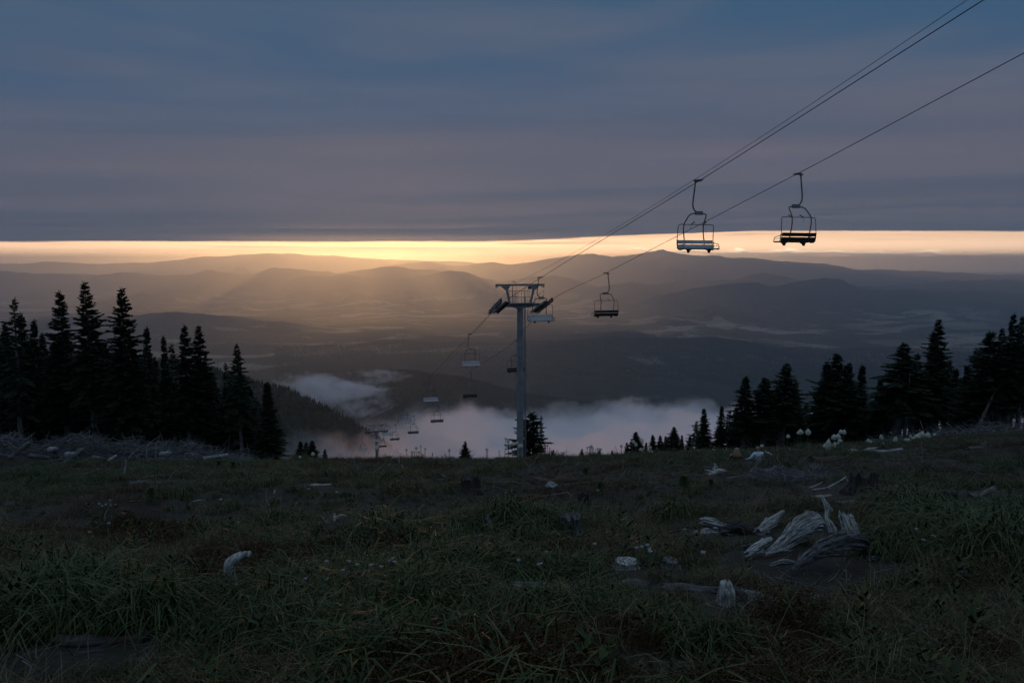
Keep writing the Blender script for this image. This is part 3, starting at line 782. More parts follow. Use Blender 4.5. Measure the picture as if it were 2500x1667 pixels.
# ------------------------------------------------------------------ chairlift
m_, n, bs, out = mat_new('galvanised_steel')
tc_ = n.node('ShaderNodeTexCoord'); nz = n.noise(tc_.outputs['Object'], 3.0, 5, 0.6)
n.l.new(n.mix(nz, (0.17, 0.185, 0.20, 1), (0.30, 0.315, 0.33, 1)), bs.inputs['Base Color']); bs.inputs['Metallic'].default_value = 0.35; bs.inputs['Roughness'].default_value = 0.55
M_STEEL = m_
m_, n, bs, out = mat_new('painted_tower_steel')
tc_ = n.node('ShaderNodeTexCoord'); nz = n.noise(tc_.outputs['Object'], 1.4, 6, 0.65)
n.l.new(n.mix(n.smooth(nz, 0.3, 0.7), (0.22, 0.22, 0.22, 1), (0.34, 0.34, 0.34, 1)), bs.inputs['Base Color']); bs.inputs['Roughness'].default_value = 0.6
M_TOWER = m_
m_, n, bs, out = mat_new('dark_tube_steel'); bs.inputs['Base Color'].default_value = (0.085, 0.085, 0.085, 1); bs.inputs['Roughness'].default_value = 0.5; bs.inputs['Metallic'].default_value = 0.3
M_TUBE = m_
m_, n, bs, out = mat_new('seat_slats')
tc_ = n.node('ShaderNodeTexCoord'); mp = n.node('ShaderNodeMapping', ins={'Scale': (1.5, 12, 12)}); n.l.new(tc_.outputs['Object'], mp.inputs[0]); nz = n.noise(mp.outputs[0], 1.0, 5, 0.6)
n.l.new(n.mix(n.smooth(nz, 0.3, 0.7), (0.42, 0.42, 0.41, 1), (0.60, 0.60, 0.59, 1)), bs.inputs['Base Color']); bs.inputs['Roughness'].default_value = 0.55
M_SLAT = m_
m_, n, bs, out = mat_new('rubber'); bs.inputs['Base Color'].default_value = (0.02, 0.02, 0.021, 1); bs.inputs['Roughness'].default_value = 0.7
M_RUBBER = m_
m_, n, bs, out = mat_new('rope_steel'); bs.inputs['Base Color'].default_value = (0.045, 0.045, 0.048, 1); bs.inputs['Roughness'].default_value = 0.6; bs.inputs['Metallic'].default_value = 0.5
M_ROPE = m_

def rope_points(ctrl, back=14.0):
    P_ = [at(*c_) for c_ in ctrl]
    first = P_[0] + (P_[0] - P_[1]).normalized() * back * 3
    P_ = [first] + P_
    outp = []
    for i in range(len(P_) - 1):
        p0_, p1_, p2_, p3_ = P_[max(i - 1, 0)], P_[i], P_[i + 1], P_[min(i + 2, len(P_) - 1)]
        t1 = (p2_ - p0_); t2 = (p3_ - p1_); sg = (p2_ - p1_).length
        t1 = t1.normalized() * sg; t2 = t2.normalized() * sg
        for q in range(8):
            s = q / 8.0
            outp.append(p1_ * (2 * s ** 3 - 3 * s ** 2 + 1) + t1 * (s ** 3 - 2 * s ** 2 + s) + p2_ * (3 * s ** 2 - 2 * s ** 3) + t2 * (s ** 3 - s ** 2))
    outp.append(P_[-1])
    return outp
LEFT = [(2402, 0, 21.2), (1708, 441, 35.4), (1322, 677, 55.4), (1219, 748, 68.0), (1150, 815, 75.4), (1052, 918, 95.4), (988, 982, 115.4), (946, 1019, 135.4), (915, 1040, 155.4), (902, 1052, 168.0), (886, 1066, 175.4), (846, 1130, 215.0)]
RIGHT = [(2500, 130, 25.0), (1946, 425, 35.7), (1478, 667, 56.6), (1333, 742, 69.5), (1258, 832, 78.4), (1146, 909, 97.0), (1066, 980, 116.8), (1008, 1015, 137.0), (963, 1037, 158.6), (943, 1050, 172.0), (933, 1058, 177.5), (880, 1135, 220.0)]
for ctrl, lab in ((LEFT, 'thick haul rope carrying the chairs that face the camera'), (RIGHT, 'thick haul rope carrying the chairs seen from behind')):
    mb = MB(); mb.tube(rope_points(ctrl), 0.0155, 8)
    tag(mb.build('haul_rope', M_ROPE, None, True), lab, 'steel cable', 'haul ropes of the chairlift')

LIFT_ROT = math.atan2(5.916, 20.0)
def chair_proto():
    root = bpy.data.objects.new('lift_chair', None); col.objects.link(root)
    mb = MB()                                        # grip clamped on the rope
    mb.box((-0.02, 0, 0.0), (0.09, 0.34, 0.085)); mb.box((-0.13, 0.0, -0.005), (0.20, 0.10, 0.07)); mb.tube([(-0.34, 0, -0.01), (-0.16, 0, 0.0)], 0.022, 8)
    mb.box((-0.20, 0, -0.03), (0.085, 0.085, 0.10)); mb.tube([(0.02, -0.30, 0.02), (0, -0.17, 0.0)], 0.018, 6); mb.tube([(0.02, 0.30, -0.06), (0, 0.17, 0.0)], 0.018, 6)
    mb.build('grip', M_TUBE, root)
    mb = MB(); mb.tube([(-0.20, 0, -0.03), (-0.24, 0.0, -0.4), (-0.30, 0, -0.85), (-0.315, 0, -1.05), (-0.29, 0, -1.20), (-0.21, 0, -1.33), (-0.10, 0, -1.40), (0.10, 0, -1.42)], 0.032, 10)
    mb.build('hanger', M_TUBE, root, True)
    mb = MB(); mb.box((0.0, 0, -1.44), (0.34, 0.12, 0.145)); mb.box((0.0, -0.066, -1.44), (0.26, 0.012, 0.09)); mb.box((0, 0, -1.362), (0.36, 0.14, 0.02))
    mb.build('bracket', M_STEEL, root)
    for s in (-1, 1):
        mb = MB(); mb.tube([(s * 0.12, 0, -1.455), (s * 0.30, 0.0, -1.46), (s * 0.39, 0.04, -1.49), (s * 0.44, 0.12, -1.56), (s * 0.49, 0.38, -1.85), (s * 0.50, 0.44, -1.97), (s * 0.50, 0.45, -2.22), (s * 0.50, 0.38, -2.55), (s * 0.50, 0.30, -2.86), (s * 0.50, 0.22, -3.03), (s * 0.50, -0.05, -3.075), (s * 0.50, -0.27, -3.07)], 0.027, 8)
        mb.build('frame_tube', M_TUBE, root, True)
    for zc, yc in ((-2.70, 0.335), (-2.895, 0.280)):
        mb = MB(); mb.box((0, yc - 0.045, zc), (1.80, 0.03, 0.155), Euler((R(-16), 0, 0)).to_matrix())
        for xx in (-0.82, -0.5, -0.42, 0.42, 0.5, 0.82): mb.box((xx, yc - 0.063, zc + 0.01), (0.022, 0.012, 0.022))
        mb.build('back_slat', M_SLAT, root)
        mb = MB(); mb.box((0, yc - 0.022, zc - 0.006), (1.79, 0.012, 0.165), Euler((R(-16), 0, 0)).to_matrix()); mb.build('slat_backing', M_RUBBER, root)
    for yc in (0.16, 0.045, -0.07, -0.185, -0.295):
        mb = MB(); mb.box((0, yc, -3.005 + (0.006 if yc > 0.1 else 0)), (1.80, 0.098, 0.035))
        mb.build('seat_slat', M_SLAT, root)
    mb = MB(); mb.box((0, -0.06, -3.036), (1.78, 0.52, 0.022)); mb.box((0, 0.235, -2.985), (1.78, 0.02, 0.10)); mb.build('seat_pan', M_RUBBER, root)
    mb = MB()
    top = [(-0.90, 0.24, -2.20), (-0.885, 0.21, -1.99), (-0.85, 0.2, -1.945), (-0.78, 0.2, -1.93), (0.78, 0.2, -1.93), (0.85, 0.2, -1.945), (0.885, 0.21, -1.99), (0.90, 0.24, -2.20)]
    mb.tube([(-0.70, 0.16, -3.06), (-0.86, 0.18, -3.06), (-0.93, 0.2, -3.0), (-0.93, 0.25, -2.75), (-0.91, 0.27, -2.62)] + top + [(0.91, 0.27, -2.62), (0.93, 0.25, -2.75), (0.93, 0.2, -3.0), (0.86, 0.18, -3.06), (0.70, 0.16, -3.06)], 0.0175, 7)
    for xx in (-0.27, 0.33):
        mb.tube([(xx, 0.2, -1.93), (xx + 0.05, 0.12, -1.87), (xx + 0.07, 0.06, -1.83)], 0.022, 6); mb.box((xx + 0.07, 0.05, -1.83), (0.05, 0.07, 0.04)); mb.tube([(xx, 0.2, -1.93), (xx, 0.2, -2.13)], 0.008, 5)
    mb.build('restraint_bar', M_TUBE, root, True)
    for s in (-1, 1):
        mb = MB(); x = s * 0.885
        mb.tube([(x, 0.29, -2.72), (x, 0.05, -2.76), (x, -0.20, -2.80), (x, -0.27, -2.84), (x, -0.30, -2.92), (x, -0.31, -3.0)], 0.016, 7)
        mb.tube([(x, 0.26, -2.85), (x, -0.29, -2.90)], 0.011, 6); mb.tube([(x, 0.30, -2.66), (x, 0.20, -3.02), (x, -0.31, -3.02)], 0.016, 6)
        mb.build('armrest', M_STEEL, root, True)
    for s in (-1, 1):
        mb = MB(); mb.tube([(s * 0.52 - 0.03, -0.06, -3.10), (s * 0.52 + 0.03, -0.06, -3.10)], 0.095, 14)
        mb.build('bumper_roller', M_RUBBER, root)
    return root
proto = chair_proto()
CH = 'chairs of the chairlift'
up_lab = ['nearest pale-seated chair, facing the camera, hanging on the left rope above the horizon', 'pale-seated chair facing the camera right in front of the near tower top',
          'first pale-seated chair below the near tower, just left of its pole', 'second pale-seated chair below the near tower, over the dark ridge crest',
          'third pale-seated chair below the near tower, over the dark forest slope', 'fourth pale-seated chair below the near tower, upper right of the far tower',
          'pale-seated chair in front of the far tower pole', 'farthest pale-seated chair, below and left of the far tower']
up_k = [1, 2, 4, 5, 6, 7, 8, 10]
dn_lab = ['nearest dark chair seen from behind, on the right rope against the bright strip', 'dark chair seen from behind right of the near tower, against the valley',
          'dark chair half hidden behind the near tower pole', 'dark chair seen from behind over the right flank of the dark ridge', 'dark chair hanging in front of the drifting fog, below the ridge chairs',
          'dark chair seen from behind above the fog, right of the far tower', 'dark chair just right of the far tower top', 'farthest dark chair, low beside the far tower pole']
dn_k = [1, 2, 4, 5, 6, 7, 8, 10]
first = True
for ctrl, ks, labs, flip in ((LEFT, up_k, up_lab, 0), (RIGHT, dn_k, dn_lab, 1)):
    for k_, lab in zip(ks, labs):
        o = proto if first else copy_tree(proto)
        first = False
        o.location = at(*ctrl[k_]); o.rotation_euler = (0, 0, LIFT_ROT + math.pi * flip + random.uniform(-0.02, 0.02))
        tag(o, lab, 'chairlift chair', CH)

def tower(px, dist, label, hts):
    """hts: view rows of pole top, lower beam, upper beam at the tower's distance."""
    y_pole, y_low, y_up = hts
    c0 = at(px, y_pole, dist); base_z = gz(c0.x, c0.y)
    zp = c0.z; zl = at(px, y_low, dist).z; zu = at(px, y_up, dist).z
    root = thing('lift_tower', (c0.x, c0.y, base_z), label, 'chairlift tower', 'towers of the chairlift', LIFT_ROT)
    dz = lambda z: z - base_z
    Hp = dz(zp)
    mb = MB(); mb.tube([(0, 0, -0.6), (0, 0, Hp)], 0, 24, radii=[0.305, 0.26])
    for zz in np.arange(Hp - 4.6, 0.5, -4.4): mb.tube([(0, 0, zz), (0, 0, zz + 0.10)], 0.335, 24)
    mb.tube([(0, 0, Hp - 0.02), (0, 0, Hp + 0.05)], 0.40, 20)
    mb.build('pole', M_TOWER, root, False)
    mb = MB()
    for s in (-0.15, 0.15): mb.tube([(0.50, s, 0.3), (0.42, s, Hp + 1.0)], 0.028, 6)
    for zz in np.arange(0.5, Hp + 0.9, 0.32): mb.tube([(0.50 - 0.08 * zz / (Hp + 1), -0.15, zz), (0.50 - 0.08 * zz / (Hp + 1), 0.15, zz)], 0.016, 5)
    for zz in np.arange(1.5, Hp, 2.2): mb.beam((0.25, 0, zz), (0.50, 0, zz), 0.03, 0.03)
    mb.build('ladder', M_STEEL, root)
    zb = dz(zl)
    mb = MB()
    for s in (-1, 1):      # tapering box arms meeting on the pole head
        x0, x1 = 0.0, s * 1.62
        vs = []
        for x, h0, h1, d in ((x0, -0.22, 0.21, 0.19), (x1, -0.06, 0.21, 0.14)):
            vs += [(x, -d, zb + h0), (x, d, zb + h0), (x, d, zb + h1), (x, -d, zb + h1)]
        mb.add(vs, [(0, 1, 5, 4), (1, 2, 6, 5), (2, 3, 7, 6), (3, 0, 4, 7), (4, 5, 6, 7)] if s > 0 else [(4, 5, 1, 0), (5, 6, 2, 1), (6, 7, 3, 2), (7, 4, 0, 3), (7, 6, 5, 4)])
        mb.box((s * 1.95, 0, zb + 0.06), (0.66, 0.2, 0.22))
    mb.build('crossarm', M_TOWER, root)
    zt = dz(zu)
    mb = MB(); mb.box((0, 0, zt), (4.36, 0.20, 0.17))
    for s in (-1, 1):
        mb.box((s * 2.13, 0, zt - 0.16), (0.08, 0.16, 0.16)); mb.box((s * 1.96, 0, zt - 0.15), (0.05, 0.10, 0.14))
    mb.build('lifting_beam', M_TOWER, root)
    for s in (-1, 1):
        mb = MB(); mb.beam((s * 0.93, 0, zb + 0.20), (s * 1.27, 0, zt - 0.10), 0.16, 0.19, (0, 1, 0))
        mb.add([(s * 0.92, -0.09, zt - 0.09), (s * 1.72, -0.09, zt - 0.09), (s * 1.36, -0.09, zt - 0.42), (s * 1.12, -0.09, zt - 0.42), (s * 0.92, 0.09, zt - 0.09), (s * 1.72, 0.09, zt - 0.09), (s * 1.36, 0.09, zt - 0.42), (s * 1.12, 0.09, zt - 0.42)],
               [(0, 1, 2, 3), (7, 6, 5, 4), (0, 4, 5, 1), (1, 5, 6, 2), (2, 6, 7, 3), (3, 7, 4, 0)])
        mb.build('beam_leg', M_TOWER, root)
    mb = MB()
    zr = zb + 0.21
    for x in (-0.58, -0.30, 0.26, 0.52, 0.95): mb.tube([(x, -0.35, zr - 0.05), (x, -0.35, zr + 1.05)], 0.017, 6)
    for x in (-0.58, -0.30, 0.26, 0.52, 0.95): mb.tube([(x, 0.45, zr - 0.05), (x, 0.45, zr + 1.05)], 0.017, 6)
    for yy in (-0.35, 0.45):
        for hh in (0.52, 1.05): mb.tube([(-1.0, yy, zr + hh), (0.97, yy, zr + hh)], 0.015, 6)
    for hh in (0.52, 1.05): mb.tube([(0.97, -0.35, zr + hh), (0.97, 0.45, zr + hh)], 0.015, 6)
    mb.tube([(-0.62, 0, zr), (-0.70, 0, zt - 0.1)], 0.035, 8); mb.tube([(-0.30, 0.05, zr), (-0.34, 0.05, zt + 0.1)], 0.012, 6); mb.tube([(0.45, 0.05, zr), (0.45, 0.05, zt + 0.12)], 0.016, 6)
    mb.build('railing', M_STEEL, root)
    mb = MB(); mb.box((0, 0.05, zr - 0.0), (2.2, 0.95, 0.04)); mb.build('platform', M_TOWER, root)
    mb = MB(); mb.box((0.84, -0.02, zt - 0.25), (0.26, 0.2, 0.24)); mb.box((0.84, -0.02, zt - 0.11), (0.05, 0.05, 0.06)); mb.build('equipment_box', M_TUBE, root)
    mb = MB(); mb.tube([(-0.45, 0, zt + 0.08), (-0.45, 0, zt + 0.2), (-0.60, 0, zt + 0.36), (-0.66, 0, zt + 0.28), (-0.63, 0, zt + 0.12)], 0.010, 6); mb.tube([(-0.62, 0, zt + 0.34), (-0.36, 0, zt + 0.20)], 0.016, 6); mb.build('cable_hook', M_ROPE, root)
    for s in (-1, 1):
        sl = -0.30                                          # the rope falls away downhill
        xs_ = s * 2.24
        zc = zb + 0.22
        pt = lambda y, dz_=0.0: Vector((xs_, y, zc - 0.02 + sl * y + (-0.012 * y * abs(y)) + dz_))
        bm_ = MB()
        for xo in (-0.075, 0.075):
            for y in np.arange(-2.0, 2.0, 0.8): bm_.beam(pt(y, -0.33) + Vector((xo, 0, 0)), pt(y + 0.80, -0.33) + Vector((xo, 0, 0)), 0.03, 0.13)
        bm_.box((s * 2.16, 0, zb - 0.02), (0.30, 0.30, 0.45))
        sb = bm_.build('sheave_beam', M_STEEL, root)
        for y in np.linspace(-1.8, 1.8, 10):
            w_ = MB(); cpt = pt(y, -0.215)
            w_.tube([cpt - Vector((0.045, 0, 0)), cpt + Vector((0.045, 0, 0))], 0.165, 16)
            w_.tube([cpt - Vector((0.06, 0, 0)), cpt + Vector((0.06, 0, 0))], 0.06, 10)
            w_.build('sheave', M_RUBBER, sb)
        cw = MB(); xi = s * 1.72
        for y in np.arange(-1.9, 1.9, 0.95):
            cw.beam(Vector((xi, y, zb - 0.12 + sl * y)), Vector((xi, y + 0.95, zb - 0.12 + sl * (y + 0.95))), 0.44, 0.05)
        for xo in (-0.21, 0.21): cw.beam(Vector((xi + xo, -1.9, zb - 0.20 - sl * 1.9)), Vector((xi + xo, 1.9, zb - 0.20 + sl * 1.9)), 0.03, 0.14)
        cw.build('catwalk', M_TOWER, root)
        hr = MB(); xo = xi + s * -0.2
        for y in (-1.8, -0.6, 0.6, 1.8): hr.tube([(xo, y, zb - 0.1 + sl * y), (xo, y, zb + 0.85 + sl * y)], 0.016, 6)
        for hh in (0.42, 0.85): hr.tube([(xo, -1.8, zb + hh - sl * 1.8), (xo, 1.8, zb + hh + sl * 1.8)], 0.014, 6)
        hr.build('handrail', M_STEEL, root)
    return root, zt + base_z
t1, z_top1 = tower(1270, 68.5, 'near grey tower pole with a forked crossarm head and ladder, on the crest', (753, 746, 695.5))
t2, z_top2 = tower(919, 170.5, 'small far tower half sunk in the fog, lower left of the near one', (1056.5, 1053, 1036))
# the thin signal line over the tower heads
c1 = t1.matrix_basis @ Vector((-0.36, 0, z_top1 - t1.location.z + 0.2)); c2 = t2.matrix_basis @ Vector((-0.36, 0, z_top2 - t2.location.z + 0.2))
a0 = at(2362, 0, 20.2); a00 = a0 + (a0 - at(2100, 175, 24.0)).normalized() * 40
mb = MB(); seg = []
for s in np.linspace(0, 1, 30):
    p = a0.lerp(c1, s); p.z -= 1.3 * 4 * s * (1 - s) * 0.35; seg.append(p)
mb.tube([a00] + seg, 0.0085, 6)
seg = []
f0 = at(1199, 764, 70.2)
for s in np.linspace(0, 1, 30):
    p = f0.lerp(c2, s); p.z -= 3.2 * 4 * s * (1 - s) * 0.5; seg.append(p)
mb.tube([c1, c1.lerp(f0, 0.5), f0] + seg[1:], 0.0085, 6)
tag(mb.build('signal_cable', M_ROPE, None, True), 'thin signal line strung over the near tower head, above the left rope', 'cable')
# ------------------------------------------------------------------ weathered wood
def wood_mat(name, c0, c1, c2):
    m_, n, bs, out = mat_new(name)
    tc_ = n.node('ShaderNodeTexCoord')
    mp = n.node('ShaderNodeMapping', ins={'Scale': (2.2, 34, 34)}); n.l.new(tc_.outputs['Object'], mp.inputs[0])
    f = n.noise(mp.outputs[0], 1.0, 6, 0.65, 0.4); g_ = n.noise(tc_.outputs['Object'], 3.2, 4, 0.6)
    c = n.mix(n.smooth(f, 0.36, 0.66), (*c0, 1), (*c1, 1))
    c = n.mix(n.m('MULTIPLY', n.smooth(g_, 0.52, 0.70), 0.7), c, (*c2, 1))
    n.l.new(c, bs.inputs['Base Color']); bs.inputs['Roughness'].default_value = 0.85; bs.inputs['Specular IOR Level'].default_value = 0.25
    bp = n.node('ShaderNodeBump', ins={'Strength': 1.0, 'Distance': 0.012}); n.l.new(f, bp.inputs['Height']); n.l.new(bp.outputs[0], bs.inputs['Normal'])
    return m_
W_PALE = wood_mat('bleached_wood', (0.11, 0.105, 0.10), (0.58, 0.56, 0.52), (0.24, 0.23, 0.215))
W_GREY = wood_mat('grey_wood', (0.035, 0.033, 0.032), (0.20, 0.192, 0.185), (0.075, 0.06, 0.05))
W_DARK = wood_mat('rotten_wood', (0.020, 0.017, 0.015), (0.085, 0.070, 0.062), (0.055, 0.028, 0.018))
W_RED = wood_mat('red_rotten_wood', (0.035, 0.018, 0.012), (0.15, 0.10, 0.085), (0.09, 0.04, 0.025))
M_ROCK, n, bs, out = mat_new('pale_rock')
tc_ = n.node('ShaderNodeTexCoord'); f = n.noise(tc_.outputs['Object'], 9.0, 6, 0.7); g_ = n.noise(tc_.outputs['Object'], 40.0, 4, 0.6)
n.l.new(n.mix(n.smooth(f, 0.35, 0.65), (0.17, 0.165, 0.155, 1), (0.42, 0.41, 0.38, 1)), bs.inputs['Base Color']); bs.inputs['Roughness'].default_value = 0.9
bp = n.node('ShaderNodeBump', ins={'Strength': 0.8, 'Distance': 0.02}); n.l.new(n.m('ADD', f, n.m('MULTIPLY', g_, 0.4)), bp.inputs['Height']); n.l.new(bp.outputs[0], bs.inputs['Normal'])

def limb_mesh(pts, radii, seed, n=22, sub=6, groove=0.26, jag=(0.0, 0.0), flat=1.0):
    """A weathered piece of wood along pts (local), grooved lengthwise, with splintered ends."""
    r_ = np.random.default_rng(seed)
    P_ = [Vector(p) for p in pts]; ps = []; rs = []
    for i in range(len(P_) - 1):
        for q in range(sub):
            s = q / sub; ps.append(P_[i].lerp(P_[i + 1], s)); rs.append(radii[i] * (1 - s) + radii[i + 1] * s)
    ps.append(P_[-1]); rs.append(radii[-1])
    if len(P_) > 2:
        for _ in range(3): ps = [ps[0]] + [(ps[i - 1] + ps[i] * 2 + ps[i + 1]) / 4 for i in range(1, len(ps) - 1)] + [ps[-1]]
    m = len(ps); ang = np.arange(n) / n * 2 * math.pi
    prev = None; V = []
    for i, p in enumerate(ps):
        d = (ps[min(i + 1, m - 1)] - ps[max(i - 1, 0)]).normalized()
        if prev is None: x = Vector((0, 0, 1)).cross(d) if abs(d.z) < 0.9 else d.orthogonal()
        else: x = prev - d * prev.dot(d)
        x.normalize(); prev = x; y = d.cross(x)
        t_ = i / (m - 1)
        ca, sa = np.cos(ang), np.sin(ang)
        rad = rs[i] * (1 + groove * (fbm(ca * 2.1 + seed, sa * 2.1 + t_ * 1.3, 3, seed) + 0.6 * np.where(np.arange(n) % 2, 1, -1) * (vnoise(ca * 3 + 5, sa * 3 + t_ * 2.0, seed + 3) - 0.2)) + 0.16 * fbm(np.full(n, t_ * 4.0), ca * 0.8, 2, seed + 7))
        off = np.zeros(n)
        if i == 0 and jag[0]: off = -r_.random(n) ** 2 * jag[0]
        if i == m - 1 and jag[1]: off = r_.random(n) ** 2 * jag[1]
        for k in range(n): V.append(tuple(p + x * float(rad[k] * ca[k]) + y * float(rad[k] * sa[k] * flat) + d * float(off[k])))
    F = [(i * n + k, i * n + (k + 1) % n, (i + 1) * n + (k + 1) % n, (i + 1) * n + k) for i in range(m - 1) for k in range(n)]
    for e, i in ((0, 0), (1, m - 1)):
        d = (ps[1] - ps[0]).normalized() if e == 0 else (ps[-2] - ps[-1]).normalized()
        V.append(tuple(ps[i] + d * rs[i] * (0.5 if jag[e] else 0.06))); c_ = len(V) - 1
        for k in range(n):
            a, b = i * n + k, i * n + (k + 1) % n
            F.append((b, a, c_) if e == 0 else (a, b, c_))
    me = bpy.data.meshes.new('wood'); me.from_pydata(V, [], F); me.update()
    me.polygons.foreach_set('use_smooth', [True] * len(me.polygons))
    return me
sd_ = [100]
def limb_from(P0, world_pts, radii, mat, name, label, cat, group=None, **kw):
    sd_[0] += 1
    d = (world_pts[-1] - world_pts[0]).normalized()
    q = d.to_track_quat('X', 'Z').to_matrix()
    loc = [q.transposed() @ (p - P0) for p in world_pts]
    o = link(name, limb_mesh(loc, radii, sd_[0], **kw), mat)
    o.matrix_world = Matrix.Translation(P0) @ q.to_4x4()
    return tag(o, label, cat, group)
def bundle(base, pts, thick, mat, label, name, cat, group=None, dd=None, N=40, thin=0.16):
    """A splintered piece: a cracked core under many separate slivers with pointed ends."""
    B = on(*base); d = dist_of(B); dd = dd or [0.0] * len(pts)
    W = [at(x, y, d + e) for (x, y), e in zip(pts, dd)]; rad = [px2m(t / 2, B) for t in thick]
    sd_[0] += 1; r_ = random.Random(sd_[0])
    dr = (W[-1] - W[0]).normalized(); q = dr.to_track_quat('X', 'Z').to_matrix(); qt = q.transposed()
    loc = [qt @ (p - W[0]) for p in W]
    core = limb_mesh(loc, [r * 0.78 for r in rad], sd_[0], n=18, groove=0.5, jag=(rad[0] * 0.8, rad[-1] * 0.8))
    mb = MB(); mb.add([v.co for v in core.vertices], [tuple(p.vertices) for p in core.polygons]); bpy.data.meshes.remove(core)
    def spine(s):
        s = max(0.0, min(1.0, s)) * (len(loc) - 1); i = min(int(s), len(loc) - 2); f = s - i
        return loc[i].lerp(loc[i + 1], f), rad[i] * (1 - f) + rad[i + 1] * f
    for k in range(N):
        s0 = r_.uniform(-0.05, 0.75); s1 = s0 + r_.uniform(0.18, 0.55); a = r_.uniform(0, 6.283); ps = []; rr = []
        lift = r_.uniform(0.1, 0.7) if r_.random() < 0.4 else r_.uniform(-0.2, 0.05)
        for j in range(6):
            f = j / 5; s = s0 + (s1 - s0) * f; c_, r0 = spine(s)
            if s > 1.0: c_ = c_ + (loc[-1] - loc[-2]).normalized() * (s - 1.0) * (loc[-1] - loc[0]).length
            aa = a + 0.25 * f; rad_ = r0 * (0.72 + 0.22 * r_.random() + lift * f * f)
            ps.append(c_ + Vector((0, math.cos(aa), math.sin(aa))) * rad_)
            rr.append(r0 * thin * r_.uniform(0.45, 1.7) * (0.25 if j in (0, 5) else 1.0))
        mb.tube(ps, 0, 5, radii=rr)
    o = mb.build(name, mat, None, False); o.matrix_world = Matrix.Translation(W[0]) @ q.to_4x4()
    return tag(o, label, cat, group)
def dist_of(p): return p.y * cp - p.z * sp
def px2m(px, p): return px * dist_of(p) / F_PX
LYING = 'weathered logs lying in the meadow'
def log(a, b, thick, mat, label, taper=0.85, jag=(0.9, 1.2), sink=0.42, name='fallen_log', cat='log', group=LYING, **kw):
    A = on(*a); B = on(*b); r0 = px2m(thick / 2, A); r1 = px2m(thick / 2, B) * taper
    A.z += r0 * (1 - sink * 2); B.z += r1 * (1 - sink * 2)
    return limb_from(A, [A, A.lerp(B, 0.33) + Vector((0, random.uniform(-1, 1) * r0 * 0.9, random.uniform(-0.5, 0.3) * r0)), A.lerp(B, 0.68) + Vector((0, random.uniform(-1, 1) * r0 * 0.9, random.uniform(-0.5, 0.4) * r0)), B], [r0, r0 * random.uniform(0.75, 1.1), r0 * random.uniform(0.6, 1.0), r1], mat, name, label, cat, group, jag=(jag[0] * r0 * 2, jag[1] * r1 * 2), **kw)
def view_limb(base, pts, thick, mat, label, name, cat, group=None, depth=None, dd=None, **kw):
    """A limb whose points are given in the view, at the distance where its base (a view point) meets the ground."""
    B = on(*base); d = dist_of(B)
    dd = dd or [0.0] * len(pts)
    W = [at(x, y, d + e) for (x, y), e in zip(pts, dd)]
    rad = [px2m(t / 2, B) for t in thick]
    return limb_from(W[0], W, rad, mat, name, label, cat, group, **kw)
def stump(cx, base_y, wpx, hpx, mat, label, jag=0.5, roots=4, lean=(0, 0), spike=0):
    B = on(cx, base_y); r = px2m(wpx / 2, B); h = px2m(hpx, B)
    sd_[0] += 1; r_ = np.random.default_rng(sd_[0])
    n = 26; rows = [(-0.15, 1.35), (0.05, 1.22), (0.22, 1.05), (0.5, 0.95), (0.8, 0.92), (1.0, 0.93)]
    V = []; ang = np.arange(n) / n * 2 * math.pi
    topn = r_.random(n) ** 1.5
    for zf, rf in rows:
        flare = 1 + (rf - 0.93) * 0.9 * np.maximum(0, np.cos(ang * roots + sd_[0]))
        g_ = 1 + 0.14 * fbm(np.cos(ang) * 2.5 + 9, np.sin(ang) * 2.5 + zf * 0.6, 3, sd_[0]) + 0.05 * np.where(np.arange(n) % 2, 1, -1)
        zz = zf * h * (1 + (jag * (topn - 0.4) if zf == 1.0 else jag * 0.25 * (topn - 0.4) if zf == 0.8 else 0))
        rr = r * min(rf, 1.15) * flare * g_
        V += [(rr[k] * math.cos(ang[k]) + lean[0] * zf * h, rr[k] * math.sin(ang[k]) + lean[1] * zf * h, float(np.atleast_1d(zz)[k if np.ndim(zz) else 0])) for k in range(n)]
    m = len(rows)
    F = [(i * n + k, i * n + (k + 1) % n, (i + 1) * n + (k + 1) % n, (i + 1) * n + k) for i in range(m - 1) for k in range(n)]
    inner = len(V)
    V += [(0.55 * r * math.cos(a) + lean[0] * h, 0.55 * r * math.sin(a) + lean[1] * h, h * (0.86 + 0.14 * r_.random())) for a in ang]; V.append((lean[0] * h, lean[1] * h, h * 0.82))
    F += [((m - 1) * n + k, (m - 1) * n + (k + 1) % n, inner + (k + 1) % n, inner + k) for k in range(n)] + [(inner + k, inner + (k + 1) % n, inner + n) for k in range(n)]
    # lay the mesh so its fibre axis is X for the material
    q = Matrix(((0, 0, 1), (0, 1, 0), (-1, 0, 0)))
    me = bpy.data.meshes.new('stump'); me.from_pydata([tuple(q @ Vector(v)) for v in V], [], F); me.update()
    o = link('tree_stump', me, mat); o.matrix_world = Matrix.Translation(B) @ q.transposed().to_4x4()
    return tag(o, label, 'stump', 'tree stumps in the meadow')
def rock(cx, base_y, wpx, hpx, label):
    B = on(cx, base_y); w_ = px2m(wpx / 2, B); h = px2m(hpx, B)
    sd_[0] += 1; import bmesh
    bm = bmesh.new(); bmesh.ops.create_icosphere(bm, subdivisions=3, radius=1.0)
    for v in bm.verts:
        k = 1 + 0.38 * float(fbm(np.array([v.co.x * 1.1 + sd_[0]]), np.array([v.co.y * 1.1 + v.co.z * 1.7]), 3, sd_[0])[0])
        v.co = Vector((v.co.x * w_ * k, v.co.y * w_ * 0.8 * k, (v.co.z * 0.75 + 0.2) * h * k))
    me = bpy.data.meshes.new('rock'); bm.to_mesh(me); bm.free()
    o = link('pale_rock', me, M_ROCK); o.location = B
    return tag(o, label, 'rock', 'pale rocks in the grass')

